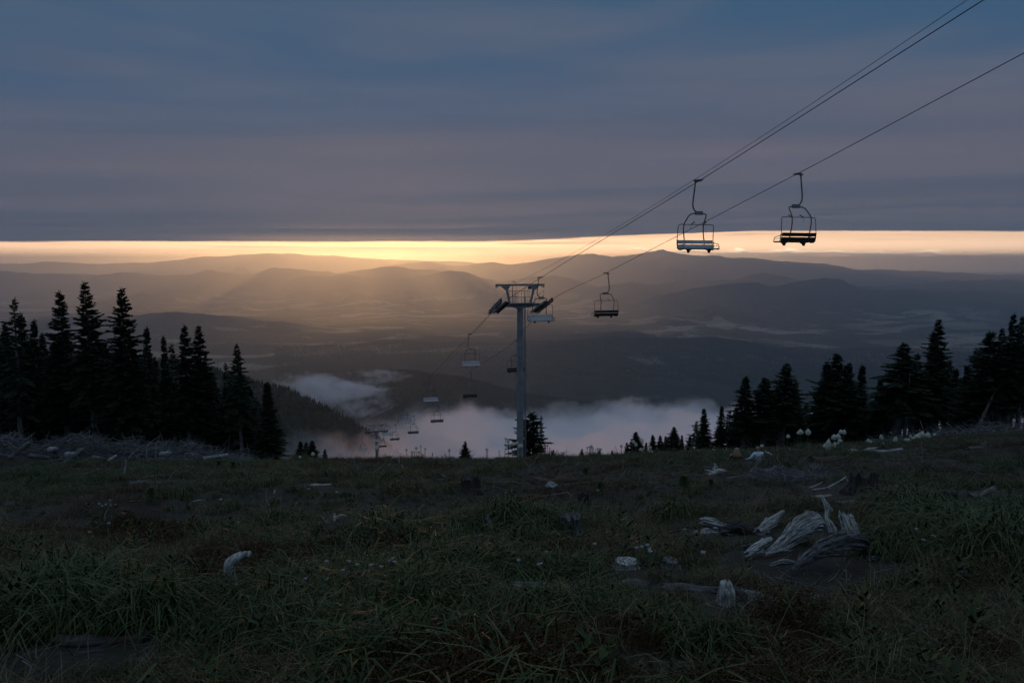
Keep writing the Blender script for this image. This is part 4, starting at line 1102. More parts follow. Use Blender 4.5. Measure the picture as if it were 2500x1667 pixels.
# the big broken stump group at the right
BG = 'broken pieces of the big old stump'
bundle((2010, 1400), [(1935, 1392), (1962, 1366), (2005, 1338), (2058, 1322), (2100, 1322), (2112, 1345)], [10, 26, 38, 44, 42, 26], W_GREY, 'big dark arched slab of root wood, lowest piece of the broken stump', 'root_slab', 'wood slab', BG, dd=[-0.1, 0, 0.05, 0.1, 0.2, 0.4], N=70, thin=0.11)
bundle((2085, 1345), [(2092, 1338), (2078, 1300), (2066, 1262)], [44, 42, 36], W_PALE, 'bleached trunk piece leaning above the arched root slab', 'trunk_piece', 'log', BG, dd=[0.35, 0.4, 0.5], N=26, thin=0.16)
bundle((1940, 1370), [(1868, 1352), (1910, 1330), (1952, 1292), (1992, 1268), (2010, 1280)], [14, 34, 46, 44, 16], W_PALE, 'shaggy splintered trunk piece in the middle of the broken stump', 'splintered_trunk', 'log', BG, dd=[0.25, 0.3, 0.4, 0.5, 0.6], N=150, thin=0.10)
view_limb((1930, 1360), [(1900, 1322), (1932, 1300), (1966, 1258)], [10, 18, 9], W_PALE, 'loose splinter lying up along the shaggy trunk piece', 'wood_splinter', 'splinter', BG, dd=[0.15, 0.2, 0.35], groove=0.4, jag=(0.03, 0.08))
bundle((2032, 1320), [(2036, 1318), (2030, 1290), (2018, 1268), (2022, 1240), (2012, 1222)], [34, 26, 16, 16, 8], W_PALE, 'twisted pale splinter standing upright above the broken stump', 'upright_splinter', 'splinter', BG, dd=[0.5, 0.55, 0.6, 0.65, 0.7], N=24, thin=0.22)
bundle((1880, 1315), [(1852, 1298), (1880, 1276), (1912, 1248)], [26, 24, 10], W_PALE, 'jagged pale chunk pointing up right, left of the shaggy trunk piece', 'wood_chunk', 'wood chunk', BG, dd=[0.4, 0.5, 0.6], N=40, thin=0.17)
bundle((1790, 1320), [(1762, 1300), (1800, 1290), (1842, 1302), (1884, 1322)], [26, 42, 34, 14], W_DARK, 'dark hollow piece with a pale rim, left part of the broken stump', 'hollow_piece', 'wood chunk', BG, dd=[0.4, 0.4, 0.4, 0.3], N=40, thin=0.16)
bundle((1745, 1300), [(1716, 1270), (1742, 1277), (1772, 1286)], [24, 22, 14], W_PALE, 'pale split end block, leftmost piece of the broken stump', 'end_block', 'wood chunk', BG, dd=[0.3, 0.35, 0.4], N=34, thin=0.2)
bundle((1850, 1365), [(1826, 1352), (1850, 1336), (1880, 1318)], [20, 24, 18], W_PALE, 'tan flat shard half hidden in grass under the shaggy trunk piece', 'wood_shard', 'splinter', BG, dd=[0, 0.1, 0.2], N=16, thin=0.22)
for i_, (pts_, th_, lab_) in enumerate([
    ([(1690, 1300), (1722, 1294), (1752, 1300)], [6, 11, 5], 'grey splinter lying flat left of the pale split end block'),
    ([(1800, 1338), (1838, 1330), (1872, 1334)], [5, 12, 6], 'flat grey sliver in the grass before the dark hollow piece'),
    ([(1880, 1378), (1912, 1368), (1940, 1372)], [6, 13, 7], 'pale sliver lying in front of the shaggy trunk piece'),
    ([(2110, 1372), (2134, 1360), (2156, 1364)], [6, 12, 5], 'dark sliver right of the arched root slab'),
    ([(1950, 1262), (1972, 1250), (1990, 1252)], [6, 10, 4], 'small pale splinter behind the shaggy trunk piece')]):
    bundle((pts_[1][0], pts_[1][1] + 10), pts_, th_, W_GREY if i_ in (1, 3) else W_PALE, lab_, 'wood_splinter', 'splinter', BG, N=14, thin=0.25)
log((1812, 1472), (1992, 1486), 62, W_GREY, 'thick pale-ended log lying in grass below the broken stump', taper=0.75, groove=0.22, n=20)
view_limb((1775, 1478), [(1772, 1480), (1774, 1445), (1772, 1420)], [46, 42, 26], W_PALE, 'rounded bleached stub standing left of the thick pale-ended log', 'wood_stub', 'stump', 'tree stumps in the meadow', groove=0.18, jag=(0, 0.02))
log((1252, 1440), (1428, 1432), 32, W_GREY, 'bark-cracked log in the lower middle, left of its neighbour', groove=0.3)
log((1462, 1436), (1578, 1434), 28, W_GREY, 'low dark log between the bark-cracked log and the rounded stub', groove=0.3)
log((1625, 1442), (1748, 1446), 26, W_GREY, 'thin grey log end just left of the rounded bleached stub', groove=0.3)
log((146, 1574), (352, 1562), 34, W_DARK, 'half-hidden dark log at the lower left', groove=0.25)
log((1590, 1630), (1745, 1640), 22, W_DARK, 'sunken dark log near the bottom right of the middle', groove=0.3)
for (cx, by, w_, h_, mat, lab) in [
    (1530, 1388, 62, 20, W_PALE, 'pale flat-topped cut stump left of a smaller grey one'),
    (1637, 1386, 42, 18, W_GREY, 'smaller grey cut stump right of the pale flat-topped one'),
    (1392, 1305, 54, 46, W_GREY, 'jagged grey stump alone in the middle of the meadow'),
    (1424, 1236, 28, 36, W_DARK, 'dark square stump standing on the long rotten log piece'),
    (1150, 1202, 48, 36, W_DARK, 'dark blocky stump left of the red-brown rotten log'),
    (1990, 1166, 34, 26, W_GREY, 'grey stump right of the twig heap'),
    (2108, 1204, 66, 50, W_DARK, 'large black rotten stump at the right, behind the broken stump'),
    (814, 1326, 66, 44, W_DARK, 'dark round stump carrying a pale forked spike'),
    (2320, 1218, 34, 20, W_DARK, 'low dark stump near the right edge')]:
    stump(cx, by, w_, h_, mat, lab, jag=0.35 if mat is not W_PALE else 0.12)
log((1362, 1246), (1452, 1244), 26, W_DARK, 'long rotten log piece under the dark square stump', groove=0.3)
log((1316, 1180), (1398, 1176), 26, W_RED, 'red-brown rotten log above the white rock, near the crest', groove=0.3)
log((1258, 1163), (1304, 1160), 16, W_DARK, 'short dark log near the crest, below the tower', groove=0.3)
log((1985, 1128), (2052, 1126), 22, W_RED, 'red-brown broken log right of the seated couple, under the beargrass', groove=0.4)
log((2080, 1106), (2134, 1100), 15, W_PALE, 'pale log with a dark end among the right-hand beargrass')
log((2138, 1104), (2200, 1098), 10, W_PALE, 'thin pale log lying right of the dark-ended log in beargrass')
log((2366, 1098), (2396, 1096), 11, W_GREY, 'short dark log on the bank at the right edge of beargrass')
log((1928, 1098), (1952, 1099), 8, W_GREY, 'thin grey log below the first beargrass plume behind the couple')
log((2366, 1216), (2428, 1196), 18, W_GREY, 'dark log rising to the right at the right side of the meadow')
log((1988, 1216), (2026, 1212), 11, W_PALE, 'short pale log in grass above the broken stump')
log((2056, 1232), (2112, 1228), 22, W_GREY, 'ring-grained grey log section above the leaning bleached piece')
log((1731, 1158), (1766, 1154), 18, W_PALE, 'pale split log in front of the seated couple')
view_limb((1745, 1150), [(1742, 1148), (1748, 1140), (1744, 1131)], [10, 9, 4], W_PALE, 'small pale slab standing on the split log before the couple', 'wood_slab', 'wood slab', groove=0.2)
log((1850, 1152), (1896, 1146), 20, W_GREY, 'grey log lying on the left of the twig heap')
log((1905, 1166), (1960, 1160), 14, W_GREY, 'grey log lying across the middle of the twig heap')
log((756, 1186), (804, 1184), 9, W_PALE, 'flat pale plank-like log left of the crest centre')
log((318, 1182), (446, 1178), 13, W_GREY, 'long thin dark log in front of the brush pile')
log((8, 1238), (58, 1236), 14, W_DARK, 'low dark log at the left edge')
log((1300, 1470), (1340, 1462), 8, W_DARK, 'charred stick log under the bark-cracked log', name='charred_stick', cat='stick', group=None)
# roots, sticks, branches
view_limb((592, 1440), [(612, 1352), (585, 1358), (562, 1375), (560, 1400), (574, 1425), (592, 1440)], [16, 22, 28, 26, 20, 10], W_PALE, 'white curved root hooking up out of the grass at the left', 'curved_root', 'root', n=14, groove=0.16)
log((530, 1388), (600, 1394), 16, W_GREY, 'grey log remnant behind the white curved root', jag=(0.4, 0.4))
view_limb((822, 1296), [(824, 1296), (820, 1278), (818, 1264), (816, 1252)], [20, 17, 11, 4], W_PALE, 'pale spike standing on the dark round stump', 'wood_spike', 'splinter', groove=0.3)
view_limb((838, 1290), [(820, 1270), (832, 1257), (848, 1263)], [8, 9, 3], W_PALE, 'pale side fork beside the spike on the dark round stump', 'forked_branch', 'branch')
view_limb((812, 1300), [(812, 1288), (796, 1272), (780, 1257)], [5, 5, 3], W_PALE, 'thin white twig leaning left from the dark round stump', 'twig', 'twig')
view_limb((885, 1352), [(852, 1330), (872, 1342), (894, 1354), (922, 1360)], [7, 9, 8, 4], W_GREY, 'grey stick lying below the dark round stump', 'fallen_stick', 'stick')
view_limb((1260, 1266), [(1234, 1261), (1258, 1251), (1284, 1261)], [4, 6, 4], W_PALE, 'bent boomerang-shaped stick left of the jagged grey stump', 'bent_stick', 'stick')
view_limb((1194, 1300), [(1202, 1300), (1196, 1280), (1188, 1263)], [18, 15, 12], W_GREY, 'short grey post leaning left beside the boomerang-shaped stick', 'leaning_post', 'post')
view_limb((305, 1168), [(302, 1166), (305, 1148), (308, 1136), (307, 1122)], [7, 5, 4, 2], W_PALE, 'thin white branch standing upright before the brush pile', 'upright_branch', 'branch')
view_limb((614, 1160), [(598, 1158), (614, 1152), (632, 1157)], [3, 4, 2], W_PALE, 'small white stick near the end of the brush pile', 'white_stick', 'stick')
view_limb((600, 1176), [(588, 1171), (602, 1174), (616, 1177)], [4, 5, 3], W_PALE, 'white stick below the small one near the brush pile end', 'white_stick', 'stick')
view_limb((670, 1206), [(669, 1206), (671, 1196)], [6, 3], W_PALE, 'tiny upright white chip left of the crest centre', 'wood_chip', 'splinter')
view_limb((486, 1228), [(464, 1226), (484, 1221), (502, 1220)], [2.5, 3, 2], W_PALE, 'slender pale stick in the left meadow', 'pale_stick', 'stick')
view_limb((2022, 1250), [(2032, 1250), (2020, 1236), (2008, 1222)], [14, 10, 6], W_PALE, 'gnarled pale branch stub left of the ring-grained log section', 'gnarled_stub', 'branch')
view_limb((980, 1140), [(976, 1112), (974, 1124), (976, 1134), (980, 1140)], [2, 3, 3, 2.5], W_PALE, 'curved white branch on the crest below the left beargrass', 'crest_branch', 'branch')
view_limb((985, 1142), [(980, 1134), (986, 1142)], [3, 2], W_PALE, 'short white twig beside the curved branch on the crest', 'crest_twig', 'twig')
view_limb((950, 1140), [(943, 1139), (955, 1131)], [3, 2], W_PALE, 'white twig left of the curved branch on the crest', 'crest_twig', 'twig')
for i, (a, b) in enumerate([((1975, 1196), (2008, 1176)), ((2018, 1196), (2070, 1160)), ((1982, 1200), (2030, 1192))]):
    A = on(*a); B = at(*b, dist_of(A) + 0.8)
    limb_from(A, [A + Vector((0, 0, 0.03)), A.lerp(B, 0.5) + Vector((0.05, 0, 0.03)), B], [0.02, 0.016, 0.006], W_PALE, 'dry_branch', ['short dry branch arching up right of the twig heap', 'long dry branch pointing up right from the twig heap', 'low dry branch along the ground before the twig heap'][i], 'branch', 'dry branches by the twig heap', n=6, sub=3)
for cx, by, w_, h_, lab in [(796, 1512, 66, 40, 'pale angular rock at the lower left of the middle'), (872, 1468, 52, 30, 'tan rock behind the pale angular one'), (1346, 1190, 30, 13, 'bright white rock near the crest centre'), (1215, 1112, 12, 8, 'little pale rock at the crest by the tower beargrass')]:
    rock(cx, by, w_, h_, lab)

# ------------------------------------------------------------------ brush piles
def sticks_mesh(name, P, D, L, Rr, bend, mat):
    n_ = len(P); D = unit(D); ref = np.where(np.abs(D[:, 2:3]) > 0.9, np.array([[1.0, 0, 0]]), np.array([[0, 0, 1.0]]))
    Xa = unit(np.cross(D, ref)); Ya = np.cross(D, Xa)
    V = []
    for s, rf in ((0, 1.0), (0.5, 0.8), (1.0, 0.25)):
        c_ = P + D * (L * s)[:, None] + bend * (4 * s * (1 - s)) + np.array((0, 0, 0))
        for k in range(3):
            a = 2 * math.pi * k / 3
            V.append(c_ + (Xa * math.cos(a) + Ya * math.sin(a)) * (Rr * rf)[:, None])
    V = np.stack(V, 1)                                  # n, 9, 3
    base = np.array([(r * 3 + k, r * 3 + (k + 1) % 3, r * 3 + 3 + (k + 1) % 3, r * 3 + 3 + k) for r in (0, 1) for k in range(3)])
    Fc = (np.arange(n_) * 9)[:, None, None] + base[None]
    me = mesh_np(name, V.reshape(-1, 3), Fc.reshape(-1, 4), True); me.materials.append(mat)
    return me
m_, n, bs, out = mat_new('brush_twigs')
g_ = n.node('ShaderNodeNewGeometry')
n.l.new(n.mix(g_.outputs['Random Per Island'], (0.030, 0.028, 0.030, 1), (0.24, 0.23, 0.23, 1)), bs.inputs['Base Color']); bs.inputs['Roughness'].default_value = 0.9
M_TWIG = m_
def heap(name, N, px0, px1, dist, depth, hfun, seed, lmax=1.9, rmax=0.026):
    r_ = np.random.default_rng(seed)
    px = r_.uniform(px0, px1, N); yv_ = dist + r_.normal(0, depth * 0.45, N)
    u_ = (px - 1250) / F_PX / 0.995
    x = u_ * yv_; g0 = ground_z(x, yv_)
    hh = hfun(px) * np.exp(-((yv_ - dist) / depth) ** 2)
    z = g0 + hh * r_.uniform(0, 1, N) ** 0.7
    D = r_.normal(0, 1, (N, 3)); D[:, 2] *= 0.38; D[:, 2] += 0.08
    L = r_.uniform(0.25, 1, N) ** 1.4 * lmax; Rr = r_.uniform(0.25, 1, N) ** 2 * rmax
    P = np.stack([x, yv_, z], 1) - unit(D) * (L * 0.5)[:, None]
    P[:, 2] = np.maximum(P[:, 2], ground_z(P[:, 0], P[:, 1]) - 0.05)
    o = link(name, sticks_mesh(name, P, D, L, Rr, r_.normal(0, 0.09, (N, 3)) * L[:, None], M_TWIG))
    return tag(o, kind='stuff')
ph = lambda q: np.interp(q, [-250, 0, 120, 250, 380, 450, 520, 575, 620], [1.55, 1.50, 1.45, 1.2, 1.2, 0.95, 0.75, 0.35, 0.05]) * (0.75 + 0.5 * vnoise(q / 38.0, q * 0 + 2.0, 5))
heap('brush_pile', 7500, -250, 600, 41.0, 2.3, ph, 5)
heap('brush_under_trees', 1500, 2130, 2620, 43.5, 2.2, lambda q: np.interp(q, [2130, 2250, 2400, 2620], [0.15, 0.5, 0.6, 0.6]), 6)
heap('twig_heap', 700, 1838, 2030, dist_of(on(1930, 1172)), 1.1, lambda q: np.full_like(q, 0.13), 8, 1.1, 0.011)
LP = 'logs in the brush pile'
for (a, b, dd, th, mat, lab) in [
    ((160, 1110), (192, 1108), 40.0, 0.16, W_PALE, 'pale cut log end in the left part of the brush pile'),
    ((152, 1135), (205, 1096), 38.9, 0.13, W_GREY, 'grey log slanting up right in the left part of the brush pile'),
    ((20, 1120), (74, 1080), 39.2, 0.12, W_GREY, 'long pole slanting up at the left end of the brush pile'),
    ((258, 1128), (284, 1112), 38.8, 0.07, W_PALE, 'pale pole end sticking out low in the middle of the brush pile'),
    ((192, 1100), (218, 1090), 40.6, 0.09, W_PALE, 'pale pole lying near the top of the brush pile'),
    ((120, 1098), (136, 1096), 39.8, 0.14, W_PALE, 'short pale round near the left top of the brush pile'),
    ((394, 1110), (414, 1107), 40.0, 0.16, W_PALE, 'tan split log in the right half of the brush pile'),
    ((465, 1112), (482, 1110), 40.4, 0.13, W_PALE, 'tan log end near the right end of the brush pile'),
    ((496, 1120), (556, 1111), 40.0, 0.11, W_PALE, 'long pale log resting on the right end of the brush pile'),
    ((405, 1126), (432, 1129), 38.7, 0.15, W_DARK, 'dark log end low in front of the brush pile'),
    ((70, 1112), (120, 1118), 38.9, 0.12, W_GREY, 'grey log lying flat low in the brush pile'),
    ((330, 1100), (352, 1088), 40.8, 0.08, W_GREY, 'grey pole near the middle top of the brush pile'),
    ((440, 1124), (470, 1122), 38.9, 0.10, W_GREY, 'grey log lying low at the right of the brush pile'),
    ((225, 1118), (262, 1124), 38.8, 0.14, W_GREY, 'thick grey log low in the middle of the brush pile'),
    ((540, 1124), (580, 1128), 39.2, 0.09, W_GREY, 'last thin log at the right tip of the brush pile')]:
    A = at(*a, dd); B = at(*b, dd + 0.5)
    limb_from(A, [A, A.lerp(B, 0.5), B], [th, th * 0.97, th * 0.9], mat, 'pile_log', lab, 'log', LP, n=12, groove=0.12)

# ------------------------------------------------------------------ beargrass, yarrow, seedlings
def flat_mat(name, c, rough=0.7, sss=False):
    m_, n, bs, out = mat_new(name)
    tc_ = n.node('ShaderNodeTexCoord'); f = n.noise(tc_.outputs['Object'], 30.0, 3, 0.6)
    n.l.new(n.mix(f, tuple(q * 0.75 for q in c) + (1,), tuple(min(q * 1.15, 0.95) for q in c) + (1,)), bs.inputs['Base Color']); bs.inputs['Roughness'].default_value = rough
    return m_
M_CREAM = flat_mat('cream_florets', (0.62, 0.60, 0.50)); M_STALK = flat_mat('green_stalk', (0.10, 0.12, 0.055)); M_WHITE = flat_mat('white_florets', (0.34, 0.34, 0.33)); M_DRYHEAD = flat_mat('faded_florets', (0.30, 0.26, 0.17))
def plume(seed, tall):
    r_ = np.random.default_rng(seed); mb = MB()
    N = 150
    for i in range(N):                                     # many little florets round a club
        t_ = (i + 0.5) / N; ph_ = i * 2.39996
        rr = (math.sin(math.pi * min(1, t_ * 1.02) ** 0.75) ** 0.7) * 0.5 * r_.uniform(0.85, 1.1); zz = t_ * tall
        c_ = Vector((rr * math.cos(ph_), rr * math.sin(ph_), zz)); s = 0.10 * r_.uniform(0.8, 1.2)
        o_ = Vector((math.cos(ph_), math.sin(ph_), 0.35 * (t_ - 0.4) * 2)); o_.normalize(); x = o_.orthogonal().normalized(); y = o_.cross(x)
        mb.add([c_ + x * s, c_ + y * s, c_ - x * s, c_ - y * s, c_ + o_ * s * 0.7], [(0, 1, 4), (1, 2, 4), (2, 3, 4), (3, 0, 4)])
    n_ = 8
    for z0, z1, r0, r1 in ((0.05 * tall, 0.35 * tall, 0.25, 0.44), (0.35 * tall, 0.72 * tall, 0.44, 0.36), (0.72 * tall, 1.0 * tall, 0.36, 0.10)):
        mb.tube([(0, 0, z0), (0, 0, z1)], 0, n_, radii=[r0, r1])
    mb.tube([(0, 0, 0.95 * tall), (0.02, 0, 1.12 * tall)], 0, 6, radii=[0.10, 0.03])
    me = mb.mesh('flower_head'); me.materials.append(M_CREAM); return me
PL = [plume(1, 1.0), plume(2, 1.25), plume(3, 0.8), plume(4, 1.9)]
def beargrass(px, py, wpx, base_y, dist, label, group, var=0, head=True):
    B = on_at(px, dist)
    top = at(px, py, dist / cp * 1.0); top = Vector(ray(px, py) / ray(px, py)[1] * dist)
    H = max(top.z - B.z, 0.25); wd = wpx * dist / F_PX
    t_ = thing('beargrass', (top.x, B.y, gz(top.x, B.y)), label, 'beargrass', group)
    H = top.z - t_.location.z
    mb = MB(); k = random.uniform(-0.04, 0.04)
    rr = 0.011
    mb.tube([(k * 1.5, 0, -0.05), (k, 0, H * 0.4), (k * 0.2, 0, H * 0.8), (0, 0, H)], 0, 6, radii=[rr * 1.1, rr, rr * 0.9, rr * 0.7])
    for q in range(14):                                    # needle leaves up the stalk
        z = H * random.uniform(0.15, 0.85); ph_ = random.uniform(0, 6.28); l_ = random.uniform(0.06, 0.14)
        mb.add([(k * 0.5, 0, z), (k * 0.5 + 0.006, 0, z + 0.01), (k * 0.5 + l_ * math.cos(ph_) * 0.5, l_ * math.sin(ph_) * 0.5, z + l_)], [(0, 1, 2)])
    mb.build('stalk', M_STALK, t_)
    if head:
        h_ = link('flower_head', PL[var], None, t_); wd *= 1.25; h_.scale = (wd, wd, wd); h_.location = (0, 0, H - wd * [0.5, 0.62, 0.4, 0.95][var]); h_.rotation_euler = (random.uniform(-0.15, 0.15), random.uniform(-0.15, 0.15), random.uniform(0, 6))
    else:
        mb = MB(); mb.tube([(0, 0, H - 0.12), (0, 0, H - 0.03), (0, 0, H + 0.04)], 0, 7, radii=[0.013, 0.02, 0.006]); mb.build('seed_head', M_STALK, t_)
    return t_
ORD = ['first', 'second', 'third', 'fourth', 'fifth', 'sixth', 'seventh', 'eighth', 'ninth', 'tenth', 'eleventh', 'twelfth', 'thirteenth', 'fourteenth', 'fifteenth', 'sixteenth', 'seventeenth', 'eighteenth']
def row(items, where, group, dist, conv, jitter=1.2):
    its = sorted([(*conv(x, y), w_, v, hd) for x, y, w_, v, hd in items])
    for i, (px, py, w_, v, hd) in enumerate(its):
        what = 'creamy beargrass plume' if hd else 'bare beargrass stalk'
        beargrass(px, py, w_, 0, dist + random.uniform(-jitter, jitter), '%s, %s from left %s' % (what, ORD[i], where), group, v, hd)
cz = lambda X_, Y_: (1880 + X_ / 4.704, 1030 + Y_ / 4.704)
row([(207, 165, 7.5, 0, 1), (322, 125, 5, 0, 1), (352, 115, 10.5, 0, 1), (440, 115, 10, 1, 1), (660, 262, 12, 3, 1), (625, 275, 7, 1, 1), (737, 175, 10.5, 0, 1), (780, 165, 10, 0, 1), (745, 262, 8.5, 1, 1), (778, 240, 6, 2, 1), (805, 215, 9, 2, 1), (817, 112, 8, 0, 1), (847, 115, 8, 1, 1)],
    'in the group behind the seated couple', 'beargrass behind the seated couple', 33.5, cz)
row([(1130, 215, 6, 1, 1), (1157, 226, 5, 0, 1), (1275, 155, 5, 2, 1), (1276, 178, 7, 0, 1), (1297, 272, 9.5, 1, 1), (1430, 218, 10, 3, 1), (1508, 240, 5, 0, 1), (1390, 290, 3, 3, 1)],
    'in the loose group before the dying fir', 'beargrass before the dying fir', 34.0, cz)
row([(1555, 205, 6, 0, 1), (1583, 205, 8, 2, 1), (1555, 232, 5, 0, 1), (1612, 163, 5, 1, 1), (1643, 195, 9, 0, 1), (1690, 165, 10.5, 2, 1), (1718, 145, 8, 0, 1), (1747, 142, 9.5, 1, 1), (1810, 148, 9.5, 0, 1), (1820, 175, 5, 2, 1), (1887, 142, 6, 2, 1), (1963, 185, 4, 0, 1)],
    'in the bank group under the tallest fir', 'beargrass on the bank under the tallest fir', 36.0, cz)
c1_ = lambda X_, Y_: (1100 + X_ / 2.85, 600 + Y_ / 2.85)
row([(383, 1340, 5, 0, 1), (400, 1357, 6, 0, 1), (405, 1388, 8.5, 1, 1), (430, 1380, 7, 0, 1), (447, 1378, 6, 0, 1), (464, 1372, 6, 0, 1), (478, 1398, 7, 1, 1), (492, 1390, 8, 0, 1), (250, 1412, 4.5, 2, 1), (258, 1420, 3.5, 0, 1), (338, 1425, 3, 0, 0)],
    'in the clump at the near tower foot', 'beargrass at the near tower foot', 37.5, c1_)
row([(655, 1378, 3, 0, 0), (660, 1395, 3, 0, 0), (673, 1390, 3, 0, 0), (690, 1408, 3, 0, 0), (703, 1425, 3, 0, 0), (775, 1440, 3.5, 0, 1), (787, 1442, 3.5, 2, 1), (952, 1402, 4, 0, 1), (970, 1398, 5, 0, 1), (980, 1393, 5, 1, 1), (990, 1410, 4.5, 0, 1), (1022, 1412, 4, 0, 1), (1040, 1412, 5, 2, 1), (1046, 1414, 4, 0, 1)],
    'in the group right of the near tower', 'beargrass right of the near tower', 38.0, c1_)
row([(1120, 1425, 3, 0, 0), (1188, 1392, 5, 1, 1), (1215, 1400, 4.5, 0, 1), (1270, 1362, 6.5, 0, 1), (1290, 1382, 6.5, 1, 1), (1322, 1416, 6, 0, 1), (1390, 1402, 5, 1, 1), (1394, 1432, 7.5, 1, 1)],
    'among the small crest firs', 'beargrass among the small crest firs', 38.0, c1_)
c2_ = lambda X_, Y_: (850 + X_ / 7.84, 1020 + Y_ / 7.84)
row([(540, 582, 7, 1, 1), (570, 560, 6.5, 3, 1), (818, 732, 3, 0, 0), (1115, 607, 5, 2, 1), (1225, 652, 6, 2, 1), (1275, 645, 3, 0, 0), (1305, 572, 5.5, 0, 1), (1352, 652, 5.5, 0, 1), (1390, 530, 3, 0, 0), (1432, 720, 4, 0, 1), (1475, 592, 4.5, 0, 1), (1615, 675, 3, 0, 0), (1800, 738, 3, 0, 0), (1855, 692, 3.5, 0, 1), (1940, 615, 5, 1, 1), (35, 780, 3, 0, 0)],
    'in the row left of the lone little fir', 'beargrass left of the lone little fir', 38.0, c2_)
c3_ = lambda X_, Y_: (X_ / 2.767, 1050 + Y_ / 2.767)
row([(2027, 180, 5, 0, 1), (2115, 160, 7, 0, 1), (2157, 166, 6.5, 1, 1), (2045, 155, 3, 0, 0)], 'by the left-hand stand', 'beargrass by the left-hand stand', 38.0, c3_)
beargrass(1860, 1088, 7, 0, 36.5, 'creamy beargrass plume peeking over the seated man\'s head', 'beargrass behind the seated couple', 2, True)
# basal tufts of the beargrass are part of the meadow grass below

def umbel(seed):
    r_ = np.random.default_rng(seed); mb = MB()
    for i in range(16):
        a = i * 2.399; q = 0.035 * math.sqrt(i / 16.0); c_ = Vector((q * math.cos(a), q * math.sin(a), 0.006 * r_.normal())); s = 0.0095 * r_.uniform(0.8, 1.2)
        ring = [c_ + Vector((s * math.cos(k), s * math.sin(k), 0.004 * r_.normal())) for k in np.arange(6) * 1.047]
        mb.add(ring + [c_ + Vector((0, 0, 0.005))], [(k, (k + 1) % 6, 6) for k in range(6)])
        mb.add([c_ - Vector((0, 0, 0.004)), c_ * 0.5 - Vector((0.002, 0, 0.035)), c_ * 0.5 - Vector((-0.002, 0, 0.035))], [(0, 1, 2)])
    me = mb.mesh('flower_head'); me.materials.append(M_WHITE); return me
UM = [umbel(1), umbel(2), umbel(3)]
def yarrow(px, py, label, group, s=1.0):
    d = dist_of(on(px, py + 45)); B = on(px, py + 0.28 * F_PX / d)
    top = at(px, py, dist_of(B)); H = max(top.z - B.z, 0.15)
    t_ = thing('yarrow', B, label, 'yarrow', group)
    top = top - B
    mb = MB(); mb.tube([(0, 0, -0.02), (top.x * 0.3, top.y * 0.4, H * 0.5), (top.x, top.y, top.z - 0.03)], 0, 5, radii=[0.004, 0.0035, 0.003])
    for q in range(9):
        z = random.uniform(0.1, 0.8); ph_ = random.uniform(0, 6.28); l_ = random.uniform(0.04, 0.09); c_ = top * z
        mb.add([c_, c_ + Vector((0.004, 0.004, 0.012)), c_ + Vector((l_ * math.cos(ph_), l_ * math.sin(ph_), l_ * 0.7)), c_ + Vector((l_ * 0.6 * math.cos(ph_) + 0.01, l_ * 0.6 * math.sin(ph_), l_ * 0.3))], [(0, 1, 2, 3)])
    mb.build('stem', M_STALK, t_)
    h_ = link('flower_head', random.choice(UM), None, t_); h_.location = top; h_.scale = (s, s, s); h_.rotation_euler = (random.uniform(-0.25, 0.25), random.uniform(-0.25, 0.25), random.uniform(0, 6))
def yrow(items, conv, where, group, s=1.0):
    for i, (px, py) in enumerate(sorted(conv(x, y) for x, y in items)):
        yarrow(px, py, 'white yarrow head, %s from left %s' % (ORD[i], where), group, s * 0.72 * random.uniform(0.7, 1.25))
y4 = lambda X_, Y_: (500 + X_ / 3.92, 1200 + Y_ / 3.92)
yrow([(985, 660), (1005, 735), (1170, 740), (1170, 660), (1380, 660), (1460, 692), (1590, 700), (1690, 715), (1325, 745), (1770, 655), (1800, 632), (1815, 668), (960, 828), (1165, 832)], y4, 'of the patch above the pale angular rock', 'yarrow above the pale angular rock', 0.75)
y5 = lambda X_, Y_: (1100 + X_ / 3.618, 1080 + Y_ / 3.618)
yrow([(1645, 925), (1690, 915), (1740, 905), (1755, 932), (1765, 955), (1390, 790)], y5, 'of the patch behind the pale flat-topped stump', 'yarrow behind the flat-topped stump')
yrow([(845, 962), (600, 1035), (790, 1068), (1275, 890)], y5, 'of the few above the bark-cracked log', 'yarrow above the bark-cracked log')
yrow([(1525, 676), (1300, 420), (1480, 560)], y5, 'of the scattered few in the middle of the meadow', 'yarrow scattered in the middle of the meadow')
y1 = lambda X_, Y_: (1650 + X_ / 3.618, 1150 + Y_ / 3.618)
yrow([(78, 512), (235, 545), (260, 540), (295, 540), (240, 712), (350, 500)], y1, 'of the patch left of the broken stump', 'yarrow left of the broken stump', 1.1)
yrow([(2125, 507), (2278, 568), (2185, 605), (1693, 1080), (1950, 127), (2170, 340)], y1, 'of the scattered few right of the broken stump', 'yarrow right of the broken stump', 1.1)
y3 = lambda X_, Y_: (X_ / 2.767, 1050 + Y_ / 2.767)
yrow([(670, 495), (690, 508), (715, 500), (748, 505), (782, 500), (740, 470), (735, 625), (605, 685)], y3, 'of the patch in the left meadow', 'yarrow in the left meadow')
yrow([(2275, 415), (1610, 620), (1490, 465), (2085, 395)], y3, 'of the single ones left of the dark round stump', 'yarrow left of the dark round stump')

